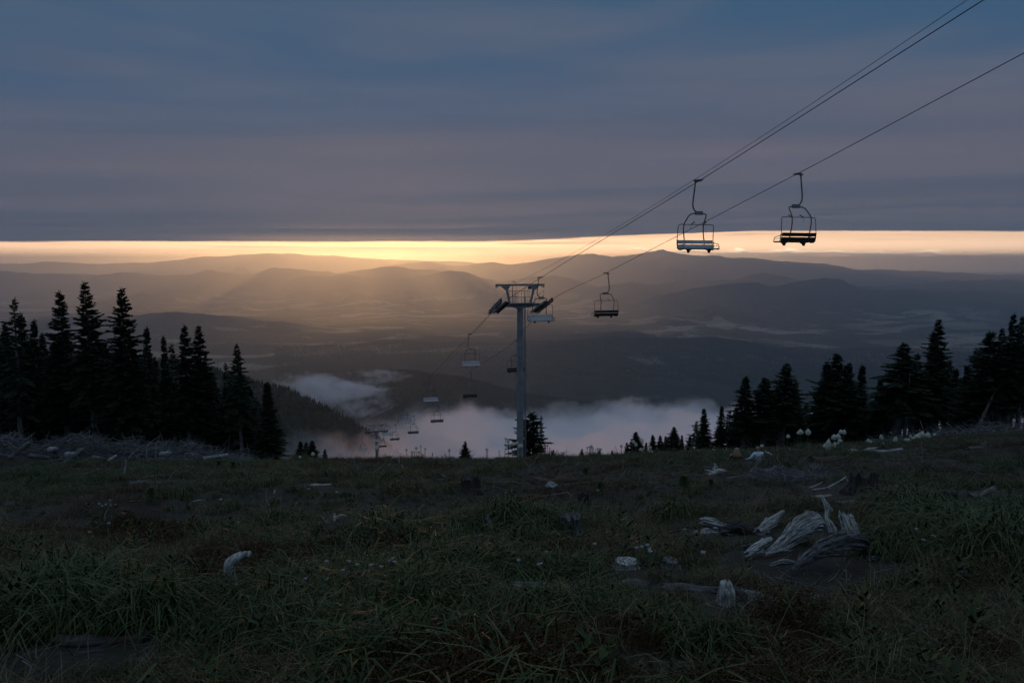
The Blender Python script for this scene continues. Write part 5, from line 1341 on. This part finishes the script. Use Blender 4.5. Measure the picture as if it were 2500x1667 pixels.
def seedling(seed):
    r_ = np.random.default_rng(seed); P = []; D = []; L = []; W = []
    mb = MB(); mb.tube([(0, 0, -0.03), (0.01, 0, 0.5), (0, 0, 1.0)], 0, 5, radii=[0.02, 0.014, 0.005])
    for z in np.linspace(0.12, 0.98, 9):
        for b in range(7):
            ph_ = b * 0.9 + z * 9 + r_.uniform(-0.2, 0.2); l = (0.62 * (1.05 - z) + 0.10) * r_.uniform(0.75, 1.15); dr = np.array((math.cos(ph_), math.sin(ph_), 0.25 + 0.5 * z))
            dr /= np.linalg.norm(dr)
            for s in np.linspace(0.15, 1.0, 11):
                for sg in (-1, 1, 0):
                    P.append(np.array((0, 0, z)) + dr * l * s); a = sg * 0.9
                    D.append(np.array((dr[0] * math.cos(a) - dr[1] * math.sin(a), dr[0] * math.sin(a) + dr[1] * math.cos(a), dr[2] + 0.25 * r_.normal()))); L.append(0.12 * r_.uniform(0.8, 1.3)); W.append(0.035)
    V = kites(np.array(P), unit(np.array(D)), unit(r_.normal(0, 0.5, (len(P), 3)) + np.array((0, 0, 1.0))), np.array(L), np.array(W))
    me = mesh_np('crown', V, np.arange(len(V)).reshape(-1, 4), False); me.materials.append(M_SEEDLING)
    st = mb.mesh('trunk'); st.materials.append(M_BARK)
    return me, st
SE = [seedling(1), seedling(2), seedling(3)]
for i, (px, by, hpx, lab) in enumerate([(312, 1305, 32, 'bright green fir seedling, widest of the left row'), (340, 1298, 26, 'bright green fir seedling just right of the widest in the left row'), (232, 1282, 22, 'bright green fir seedling at the left of the left row'),
    (400, 1298, 26, 'bright green fir seedling in the gap right of the widest one'), (452, 1318, 22, 'low green fir seedling right of the row centre'), (522, 1304, 22, 'rightmost green fir seedling of the left row'),
    (370, 1228, 34, 'dull green fir seedling above the left row'), (535, 1146, 20, 'dark green seedling at the grass edge before the stand'), (570, 1146, 18, 'second dark green seedling at the grass edge before the stand'), (1669, 1205, 40, 'tall green fir seedling in the middle right meadow'), (1735, 1195, 24, 'leafy green seedling below the pale split log'),
    (1465, 1206, 28, 'green fir seedling behind the dark square stump'), (60, 1348, 30, 'green seedling at the lower left edge'), (772, 1322, 22, 'yellow-green seedling left of the dark round stump'), (1430, 1166, 22, 'dark seedling near the crest right of the red-brown log')]):
    B = on(px, by); h = px2m(hpx, B)
    t_ = thing('fir_seedling', B, lab, 'seedling', 'fir seedlings in the meadow', random.uniform(0, 6)); t_.scale = (h, h, h)
    cr, st = SE[i % 3]; link('trunk', st, None, t_); link('crown', cr, None, t_)

# ------------------------------------------------------------------ the seated couple
def skin_body(name, joints, edges, radii, mat, parent, root=0, sub=2):
    me = bpy.data.meshes.new(name); me.from_pydata([tuple(j) for j in joints], edges, []); me.update()
    o = link(name, me, mat, parent)
    md = o.modifiers.new('skin', 'SKIN'); md.use_smooth_shade = True
    for i, r in enumerate(radii):
        sv = me.skin_vertices[0].data[i]; sv.radius = (r, r) if not hasattr(r, '__len__') else r; sv.use_root = (i == root)
    ss_ = o.modifiers.new('subsurf', 'SUBSURF'); ss_.levels = sub; ss_.render_levels = sub
    return o
M_SKIN = flat_mat('skin', (0.36, 0.20, 0.14), 0.6); M_SHIRT = flat_mat('pale_shirt', (0.62, 0.66, 0.74), 0.9); M_TROUSER = flat_mat('dark_trousers', (0.05, 0.055, 0.07), 0.9); M_JACKET = flat_mat('black_jacket', (0.014, 0.014, 0.018), 0.8); M_HAIR = flat_mat('brown_hair', (0.30, 0.18, 0.10), 0.6); M_HAIR.node_tree.nodes['Principled BSDF'].inputs['Roughness'].default_value = 0.5; M_SHOE = flat_mat('shoe_leather', (0.03, 0.025, 0.02), 0.7)
def person(px, top_y, dist, label, man):
    B = on_at(px, dist); top = Vector(ray(px, top_y) / ray(px, top_y)[1] * dist)
    s = (top.z - B.z) / 0.90                                 # sitting height
    root = thing('person', Vector((top.x, dist, gz(top.x, dist))), label, 'person', 'couple sitting in the grass', R(8) if man else R(-6))
    root.scale = (s, s, s)
    # local: +y is where they look, z up; seat on the ground
    J = [(0, 0, 0.10), (0, -0.03, 0.25), (0, -0.05, 0.42), (0, -0.03, 0.54), (0, -0.01, 0.605), (0, 0.0, 0.655),               # 0-5 pelvis..neck
         (0, 0.005, 0.70), (0, 0.02, 0.785), (0, 0.015, 0.855)]                                                              # 6-8 head
    Rr = [(0.155, 0.115), (0.135, 0.10), (0.15, 0.105), (0.125, 0.085), (0.06, 0.055), 0.052, 0.062, (0.078, 0.092), (0.052, 0.065)]
    E = [(i, i + 1) for i in range(8)]
    def limb(start, pts, rad):
        p = start
        for q, r in zip(pts, rad):
            J.append(q); Rr.append(r); E.append((p, len(J) - 1)); p = len(J) - 1
        return p
    for sd in (-1, 1):                                      # legs, knees drawn up
        limb(0, [(sd * 0.11, 0.10, 0.11), (sd * 0.15, 0.36, 0.33), (sd * 0.15, 0.47, 0.42), (sd * 0.14, 0.58, 0.24), (sd * 0.14, 0.66, 0.07), (sd * 0.15, 0.80, 0.035)], [0.085, 0.075, 0.06, 0.052, 0.038, 0.032])
    arms = {}
    if man:
        arms[-1] = [(-0.185, -0.03, 0.545), (-0.29, -0.04, 0.42), (-0.36, -0.03, 0.335), (-0.50, 0.02, 0.285), (-0.60, 0.06, 0.24)]
        arms[1] = [(0.185, -0.03, 0.545), (0.27, 0.10, 0.42), (0.32, 0.22, 0.36), (0.26, 0.40, 0.42), (0.24, 0.46, 0.43)]
    else:
        arms[-1] = [(-0.165, -0.03, 0.53), (-0.25, 0.05, 0.40), (-0.28, 0.14, 0.32), (-0.22, 0.34, 0.40), (-0.20, 0.42, 0.43)]
        arms[1] = [(0.165, -0.03, 0.53), (0.25, 0.05, 0.40), (0.28, 0.14, 0.32), (0.22, 0.34, 0.40), (0.20, 0.42, 0.43)]
    hand_at = {}
    for sd, pts in arms.items():
        e = limb(3, pts, [0.058, 0.047, 0.042, 0.036, 0.027])
        a, b = Vector(pts[-2]), Vector(pts[-1]); d = (b - a).normalized(); side = d.cross(Vector((0, 0, 1))).normalized()
        palm = b + d * 0.06
        J.append(tuple(palm)); Rr.append((0.038, 0.018)); E.append((e, len(J) - 1)); p = len(J) - 1
        for k, (o_, l_) in enumerate([(-0.03, 0.065), (-0.01, 0.078), (0.011, 0.074), (0.03, 0.058)]):
            q0 = palm + side * o_ + d * 0.035; q1 = q0 + d * l_ * 0.6 - Vector((0, 0, 0.012)); q2 = q1 + d * l_ * 0.35 - Vector((0, 0, 0.03))
            pp = p
            for q in (q0, q1, q2): J.append(tuple(q)); Rr.append(0.0095); E.append((pp, len(J) - 1)); pp = len(J) - 1
        th0 = b + d * 0.025 - side * 0.035 * sd; th1 = th0 + d * 0.035 - side * 0.025 * sd
        J.append(tuple(th0)); Rr.append(0.012); E.append((e, len(J) - 1)); J.append(tuple(th1)); Rr.append(0.010); E.append((len(J) - 2, len(J) - 1))
        hand_at[sd] = b
    body = skin_body('body', J, E, Rr, M_SKIN, root)
    # ears, nose
    mb = MB()
    for sd in (-1, 1): mb.tube([(sd * 0.078, 0.0, 0.73), (sd * 0.092, -0.008, 0.755), (sd * 0.09, -0.012, 0.785), (sd * 0.078, 0.005, 0.80)], 0, 6, radii=[0.010, 0.014, 0.014, 0.008])
    mb.tube([(0, 0.10, 0.785), (0, 0.125, 0.745), (0, 0.105, 0.735)], 0, 6, radii=[0.010, 0.016, 0.012])
    mb.build('face_features', M_SKIN, root, True)
    top_mat = M_SHIRT if man else M_JACKET
    TJ = [(0, 0, 0.08), (0, -0.03, 0.25), (0, -0.05, 0.42), (0, -0.035, 0.53), (0, -0.012, 0.60)]; TR = [(0.185, 0.15), (0.165, 0.125), (0.185, 0.13), (0.165, 0.11), (0.075, 0.07)]
    TE = [(i, i + 1) for i in range(4)]
    for sd, pts in arms.items():
        p = 3
        for q, r in zip(pts, [0.076, 0.068, 0.060, 0.052, 0.045]):
            TJ.append(q); TR.append(r); TE.append((p, len(TJ) - 1)); p = len(TJ) - 1
    skin_body('shirt' if man else 'jacket', TJ, TE, TR, top_mat, root)
    LJ = [(0, 0.0, 0.085)]; LR = [(0.18, 0.135)]; LE = []
    for sd in (-1, 1):
        p = 0
        for q, r in zip([(sd * 0.11, 0.10, 0.11), (sd * 0.15, 0.36, 0.33), (sd * 0.15, 0.47, 0.42), (sd * 0.14, 0.58, 0.24), (sd * 0.14, 0.655, 0.085)], [0.10, 0.086, 0.074, 0.068, 0.058]):
            LJ.append(q); LR.append(r); LE.append((p, len(LJ) - 1)); p = len(LJ) - 1
    skin_body('trousers', LJ, LE, LR, M_TROUSER, root)
    for sd in (-1, 1):
        skin_body('shoe', [(sd * 0.14, 0.65, 0.05), (sd * 0.145, 0.74, 0.04), (sd * 0.15, 0.85, 0.03)], [(0, 1), (1, 2)], [(0.05, 0.05), (0.046, 0.042), (0.036, 0.03)], M_SHOE, root, sub=1)
    if not man:
        mb = MB()                                          # long loose hair: strands over the head and down the back
        r_ = random.Random(4)
        for i in range(150):
            a = r_.uniform(-1.75, 1.75); fr = r_.uniform(0, 1)
            c_ = Vector((0.05 * math.sin(a) * fr, 0.03 - 0.05 * fr, 0.895 - 0.015 * fr))
            out_ = Vector((math.sin(a), -math.cos(a) * 0.95 - 0.05, 0))
            p1 = Vector((0, 0.01, 0.80)) + out_ * 0.105; p2 = Vector((0, -0.01, 0.68)) + out_ * (0.12 + 0.03 * r_.random()); p3 = Vector((0, -0.03, 0.52 + 0.05 * r_.random())) + out_ * (0.16 + 0.05 * r_.random()); p4 = Vector((0, -0.04, 0.42 + 0.08 * r_.random())) + out_ * (0.165 + 0.05 * r_.random())
            mb.tube([c_, c_.lerp(p1, 0.6) + Vector((0, 0, 0.035)) + out_ * 0.02, p1, p2, p3, p4], 0, 5, radii=[0.014, 0.016, 0.016, 0.015, 0.012, 0.004])
        mb.build('hair', M_HAIR, root, True)
    else:
        mb = MB(); mb.tube([(0.10, -0.10, 0.565), (0.115, -0.17, 0.47), (0.12, -0.185, 0.36), (0.125, -0.17, 0.22), (0.13, -0.15, 0.1)], 0.010, 6)
        mb.tube([(0.10, -0.10, 0.565), (0.09, -0.02, 0.60), (0.085, 0.06, 0.57), (0.09, 0.09, 0.45)], 0.010, 6); mb.build('shoulder_strap', M_RUBBER, root)
    return root
person(1851, 1087, 30.3, 'bald man in a pale long-sleeved shirt sitting in the grass, one arm reaching left', True)
person(1799, 1093, 30.6, 'woman with long brown hair and dark jacket sitting left of the bald man', False)
# the bag between them and the pale dog-like bundle beside the man are kept as what can be seen: a dark bag, a pale bundle shaped as a wood limb
B = on_at(1826, 29.6)
mb = MB(); mb.add([(-0.22, -0.12, 0), (0.22, -0.12, 0), (0.20, 0.12, 0), (-0.20, 0.12, 0), (-0.19, -0.09, 0.20), (0.16, -0.08, 0.24), (0.15, 0.09, 0.22), (-0.17, 0.09, 0.19)], [(3, 2, 1, 0), (4, 5, 6, 7), (0, 1, 5, 4), (1, 2, 6, 5), (2, 3, 7, 6), (3, 0, 4, 7)])
o = bpy.data.objects.new('dark_bag', None); col.objects.link(o); o.location = B; tag(o, 'black bag on the grass between the seated man and woman', 'bag')
b_ = mb.build('bag_body', M_RUBBER, o); bv = b_.modifiers.new('bevel', 'BEVEL'); bv.width = 0.05; bv.segments = 3
mb = MB(); mb.tube([(-0.10, 0, 0.19), (-0.08, 0, 0.30), (0.06, 0, 0.32), (0.09, 0, 0.22)], 0.012, 6); mb.build('bag_handle', M_RUBBER, o, True)
view_limb((1884, 1116), [(1868, 1104), (1876, 1106), (1884, 1112)], [5, 6, 5], W_PALE, 'pale bundle in the grass just right of the seated man', 'pale_bundle', 'branch')

# ------------------------------------------------------------------ meadow
def tuft(seed, nblades, length, spread, width, mat, droop=0.5, seg=3, stiff=1.0):
    r_ = np.random.default_rng(seed); V = []; F = []
    for b in range(nblades):
        ph_ = r_.uniform(0, 6.283); l = length * r_.uniform(0.45, 1.1); tilt = abs(r_.normal(0.25, 0.28)) * stiff
        o = np.array((r_.normal(0, spread), r_.normal(0, spread), -0.02)); h = np.array((math.cos(ph_), math.sin(ph_), 0)); sd = np.array((-h[1], h[0], 0))
        tw = r_.uniform(-0.6, 0.6); sd = sd * math.cos(tw) + h * math.sin(tw)
        w0 = width * r_.uniform(0.6, 1.2); base = len(V)
        for k in range(seg + 1):
            s = k / seg; an = tilt + droop * s * s * r_.uniform(0.6, 1.5) * 1.6
            p = o + h * (l * s * math.sin(an)) + np.array((0, 0, l * s * math.cos(an)))
            if k == seg: V.append(p)
            else:
                wk = w0 * (1 - 0.55 * s); V.append(p - sd * wk / 2); V.append(p + sd * wk / 2)
        for k in range(seg - 1): F.append((base + 2 * k, base + 2 * k + 1, base + 2 * k + 3, base + 2 * k + 2))
        F.append((base + 2 * seg - 2, base + 2 * seg - 1, base + 2 * seg))
    me = bpy.data.meshes.new('tuft'); me.from_pydata([tuple(v) for v in V], [], F); me.update(); me.materials.append(mat); return me
def leafy(seed, n_, h, mat):
    """A low leafy sprig (whortleberry and the like)."""
    r_ = np.random.default_rng(seed); P = []; D = []; L = []; W = []
    for i in range(n_):
        ph_ = r_.uniform(0, 6.283); q = abs(r_.normal(0, 0.10)); z = h * r_.uniform(0.1, 1.0)
        P.append((q * math.cos(ph_), q * math.sin(ph_), z)); D.append((r_.normal(), r_.normal(), r_.uniform(-0.1, 0.8))); L.append(r_.uniform(0.012, 0.024)); W.append(r_.uniform(0.006, 0.011))
    V = kites(np.array(P), unit(np.array(D)), unit(r_.normal(0, 0.6, (n_, 3)) + np.array((0, 0, 1.0))), np.array(L), np.array(W))
    st = []
    me = mesh_np('sprig', V, np.arange(len(V)).reshape(-1, 4), False); me.materials.append(mat); return me
def rosette(seed):
    """A broad-leaved weed."""
    r_ = np.random.default_rng(seed); P = []; D = []; L = []; W = []; NN = []
    for k in range(22):
        ph_ = k * 2.4 + r_.uniform(-0.3, 0.3); z = 0.02 + 0.012 * k; e = 0.2 + 0.05 * k
        P.append((0.01 * math.cos(ph_), 0.01 * math.sin(ph_), z)); D.append((math.cos(ph_), math.sin(ph_), e)); L.append(r_.uniform(0.07, 0.14) * (1.1 - 0.02 * k)); W.append(r_.uniform(0.024, 0.042)); NN.append((-e * math.cos(ph_), -e * math.sin(ph_), 1.0))
    V = kites(np.array(P), unit(np.array(D)), unit(np.array(NN)), np.array(L), np.array(W))
    me = mesh_np('weed', V, np.arange(len(V)).reshape(-1, 4), False); me.materials.append(M_GRASS_LUSH); return me
tufts = [tuft(i, 30, 0.30, 0.055, 0.0085, M_GRASS, 0.65) for i in range(4)] + [tuft(10 + i, 30, 0.52, 0.085, 0.0150, M_GRASS_LUSH, 0.8, 5) for i in range(3)] + \
        [tuft(20 + i, 14, 0.36, 0.06, 0.0046, M_GRASS_DRY, 0.75) for i in range(3)] + [leafy(30 + i, 150, 0.17, M_RED) for i in range(2)] + [leafy(40 + i, 120, 0.15, M_GRASS) for i in range(2)] + [tuft(50 + i, 5, 0.95, 0.05, 0.0042, M_GRASS_DRY, 0.45, 4, 1.3) for i in range(2)] + [rosette(60 + i) for i in range(2)]
r_ = np.random.default_rng(77)
def meadow(name, N, ylo, yhi, pw, sc_):
    y = ylo + (yhi - ylo) * r_.random(N) ** pw
    x = y * r_.uniform(-0.78, 0.78, N) + r_.uniform(-1.2, 1.2, N)
    z = ground_z(x, y)
    lush = fbm(x / 2.2, y / 2.2, 3, 200) + 0.35 * np.exp(-((x / y - 0.02) / 0.25) ** 2) * (y < 9)
    red = fbm(x / 2.6, y / 2.6, 3, 210); dry = fbm(x / 1.7, y / 1.7, 3, 220)
    kind = np.full(N, 0); q = r_.random(N)
    kind = np.where(q < 0.46, r_.integers(0, 4, N), kind)
    kind = np.where((q >= 0.46) & (q < 0.66), r_.integers(7, 10, N), kind)
    kind = np.where((q >= 0.66) & (q < 0.86), r_.integers(12, 14, N), kind)
    kind = np.where((q >= 0.86) & (q < 0.965), r_.integers(0, 4, N), kind)
    kind = np.where(q >= 0.965, r_.integers(14, 16, N), kind)
    kind = np.where((lush > 0.17) & (q < 0.75), r_.integers(4, 7, N), kind)
    kind = np.where((red > 0.24) & (q < 0.70), r_.integers(10, 12, N), kind)
    clump = fbm(x / 0.8, y / 0.8, 3, 240)
    s = sc_ * r_.uniform(0.6, 1.25, N) * (0.85 + 0.25 * dry + 0.75 * np.clip(clump, -0.6, 1))
    kind = np.where((r_.random(N) < 0.022) & (y < 16), r_.integers(16, 18, N), kind)
    s = np.where(kind >= 10, s * np.where(kind < 14, 1.15, 1.0), s)
    s = np.where((kind == 14) | (kind == 15), r_.uniform(0.6, 1.0, N), s)
    rot = np.stack([r_.normal(0, 0.12, N), r_.normal(0, 0.12, N), r_.uniform(0, 6.283, N)], 1)
    # keep wood, rocks and people readable: thinner, lower grass right in front of them
    keep = r_.random(N) < np.clip(0.9 + 0.5 * fbm(x / 1.1, y / 1.1, 2, 230), 0.35, 1)
    for cx, cy_, rad_, kp in CLEAR:
        dd = np.hypot(x - cx, y - cy_); keep &= ~((dd < rad_) & (r_.random(N) > kp) & ((kind < 10) | (kind > 13)))
    for k in range(len(CLEAR)):
        cx, cy_, rad_, kp = CLEAR[k]; dd = np.hypot(x - cx, y - cy_); s = np.where(dd < rad_ * 1.5, s * 0.5, s)
    return scatter(name, tufts, np.stack([x, y, z], 1)[keep], rot[keep], np.stack([s, s, s], 1)[keep], kind[keep])
CLEAR = []
for o in list(col.objects):
    c_ = o.get('category')
    if c_ in ('log', 'stump', 'rock', 'wood chunk', 'wood slab', 'splinter', 'root', 'stick', 'branch', 'post'):
        mw = o.matrix_world
        if o.type == 'MESH':
            bb = [mw @ Vector(q) for q in o.bound_box]
            c0_ = sum(bb, Vector()) / 8; ext = max((q - c0_).to_2d().length for q in bb)
            for s in np.linspace(-0.8, 0.8, 5):
                ax = (mw.to_3x3() @ Vector((1, 0, 0))).normalized(); q = c0_ + ax * ext * s
                if q.y < 18 and c_ not in ('log', 'stick', 'branch'): CLEAR.append((q.x * 0.95, q.y - 0.42, 0.20 + ext * 0.2, 0.8))
                if q.y < 40: CLEAR.append((q.x, q.y - 0.12, 0.12 + ext * 0.28, 0.45 if c_ in ('log', 'stick', 'branch') else 0.3))
        else:
            CLEAR.append((o.location.x, o.location.y - 0.1, 0.45, 0.2))
CLEAR += [(8.4 + 0.45 * k, yy, 0.9, 0.35) for k in range(4) for yy in (26.0, 27.3, 28.6, 29.6)]
heap('wood_litter', 5200, -250, 2750, 9.5, 9.0, lambda q: np.full_like(q, 0.05), 19, 0.42, 0.0065)
heap('far_wood_litter', 2200, -200, 2700, 24.0, 10.0, lambda q: np.full_like(q, 0.10), 23, 0.9, 0.012)
meadow('meadow_grass', 36000, 2.2, 13.0, 0.62, 1.0)
meadow('far_meadow_grass', 52000, 12.0, 44.0, 0.62, 0.82)
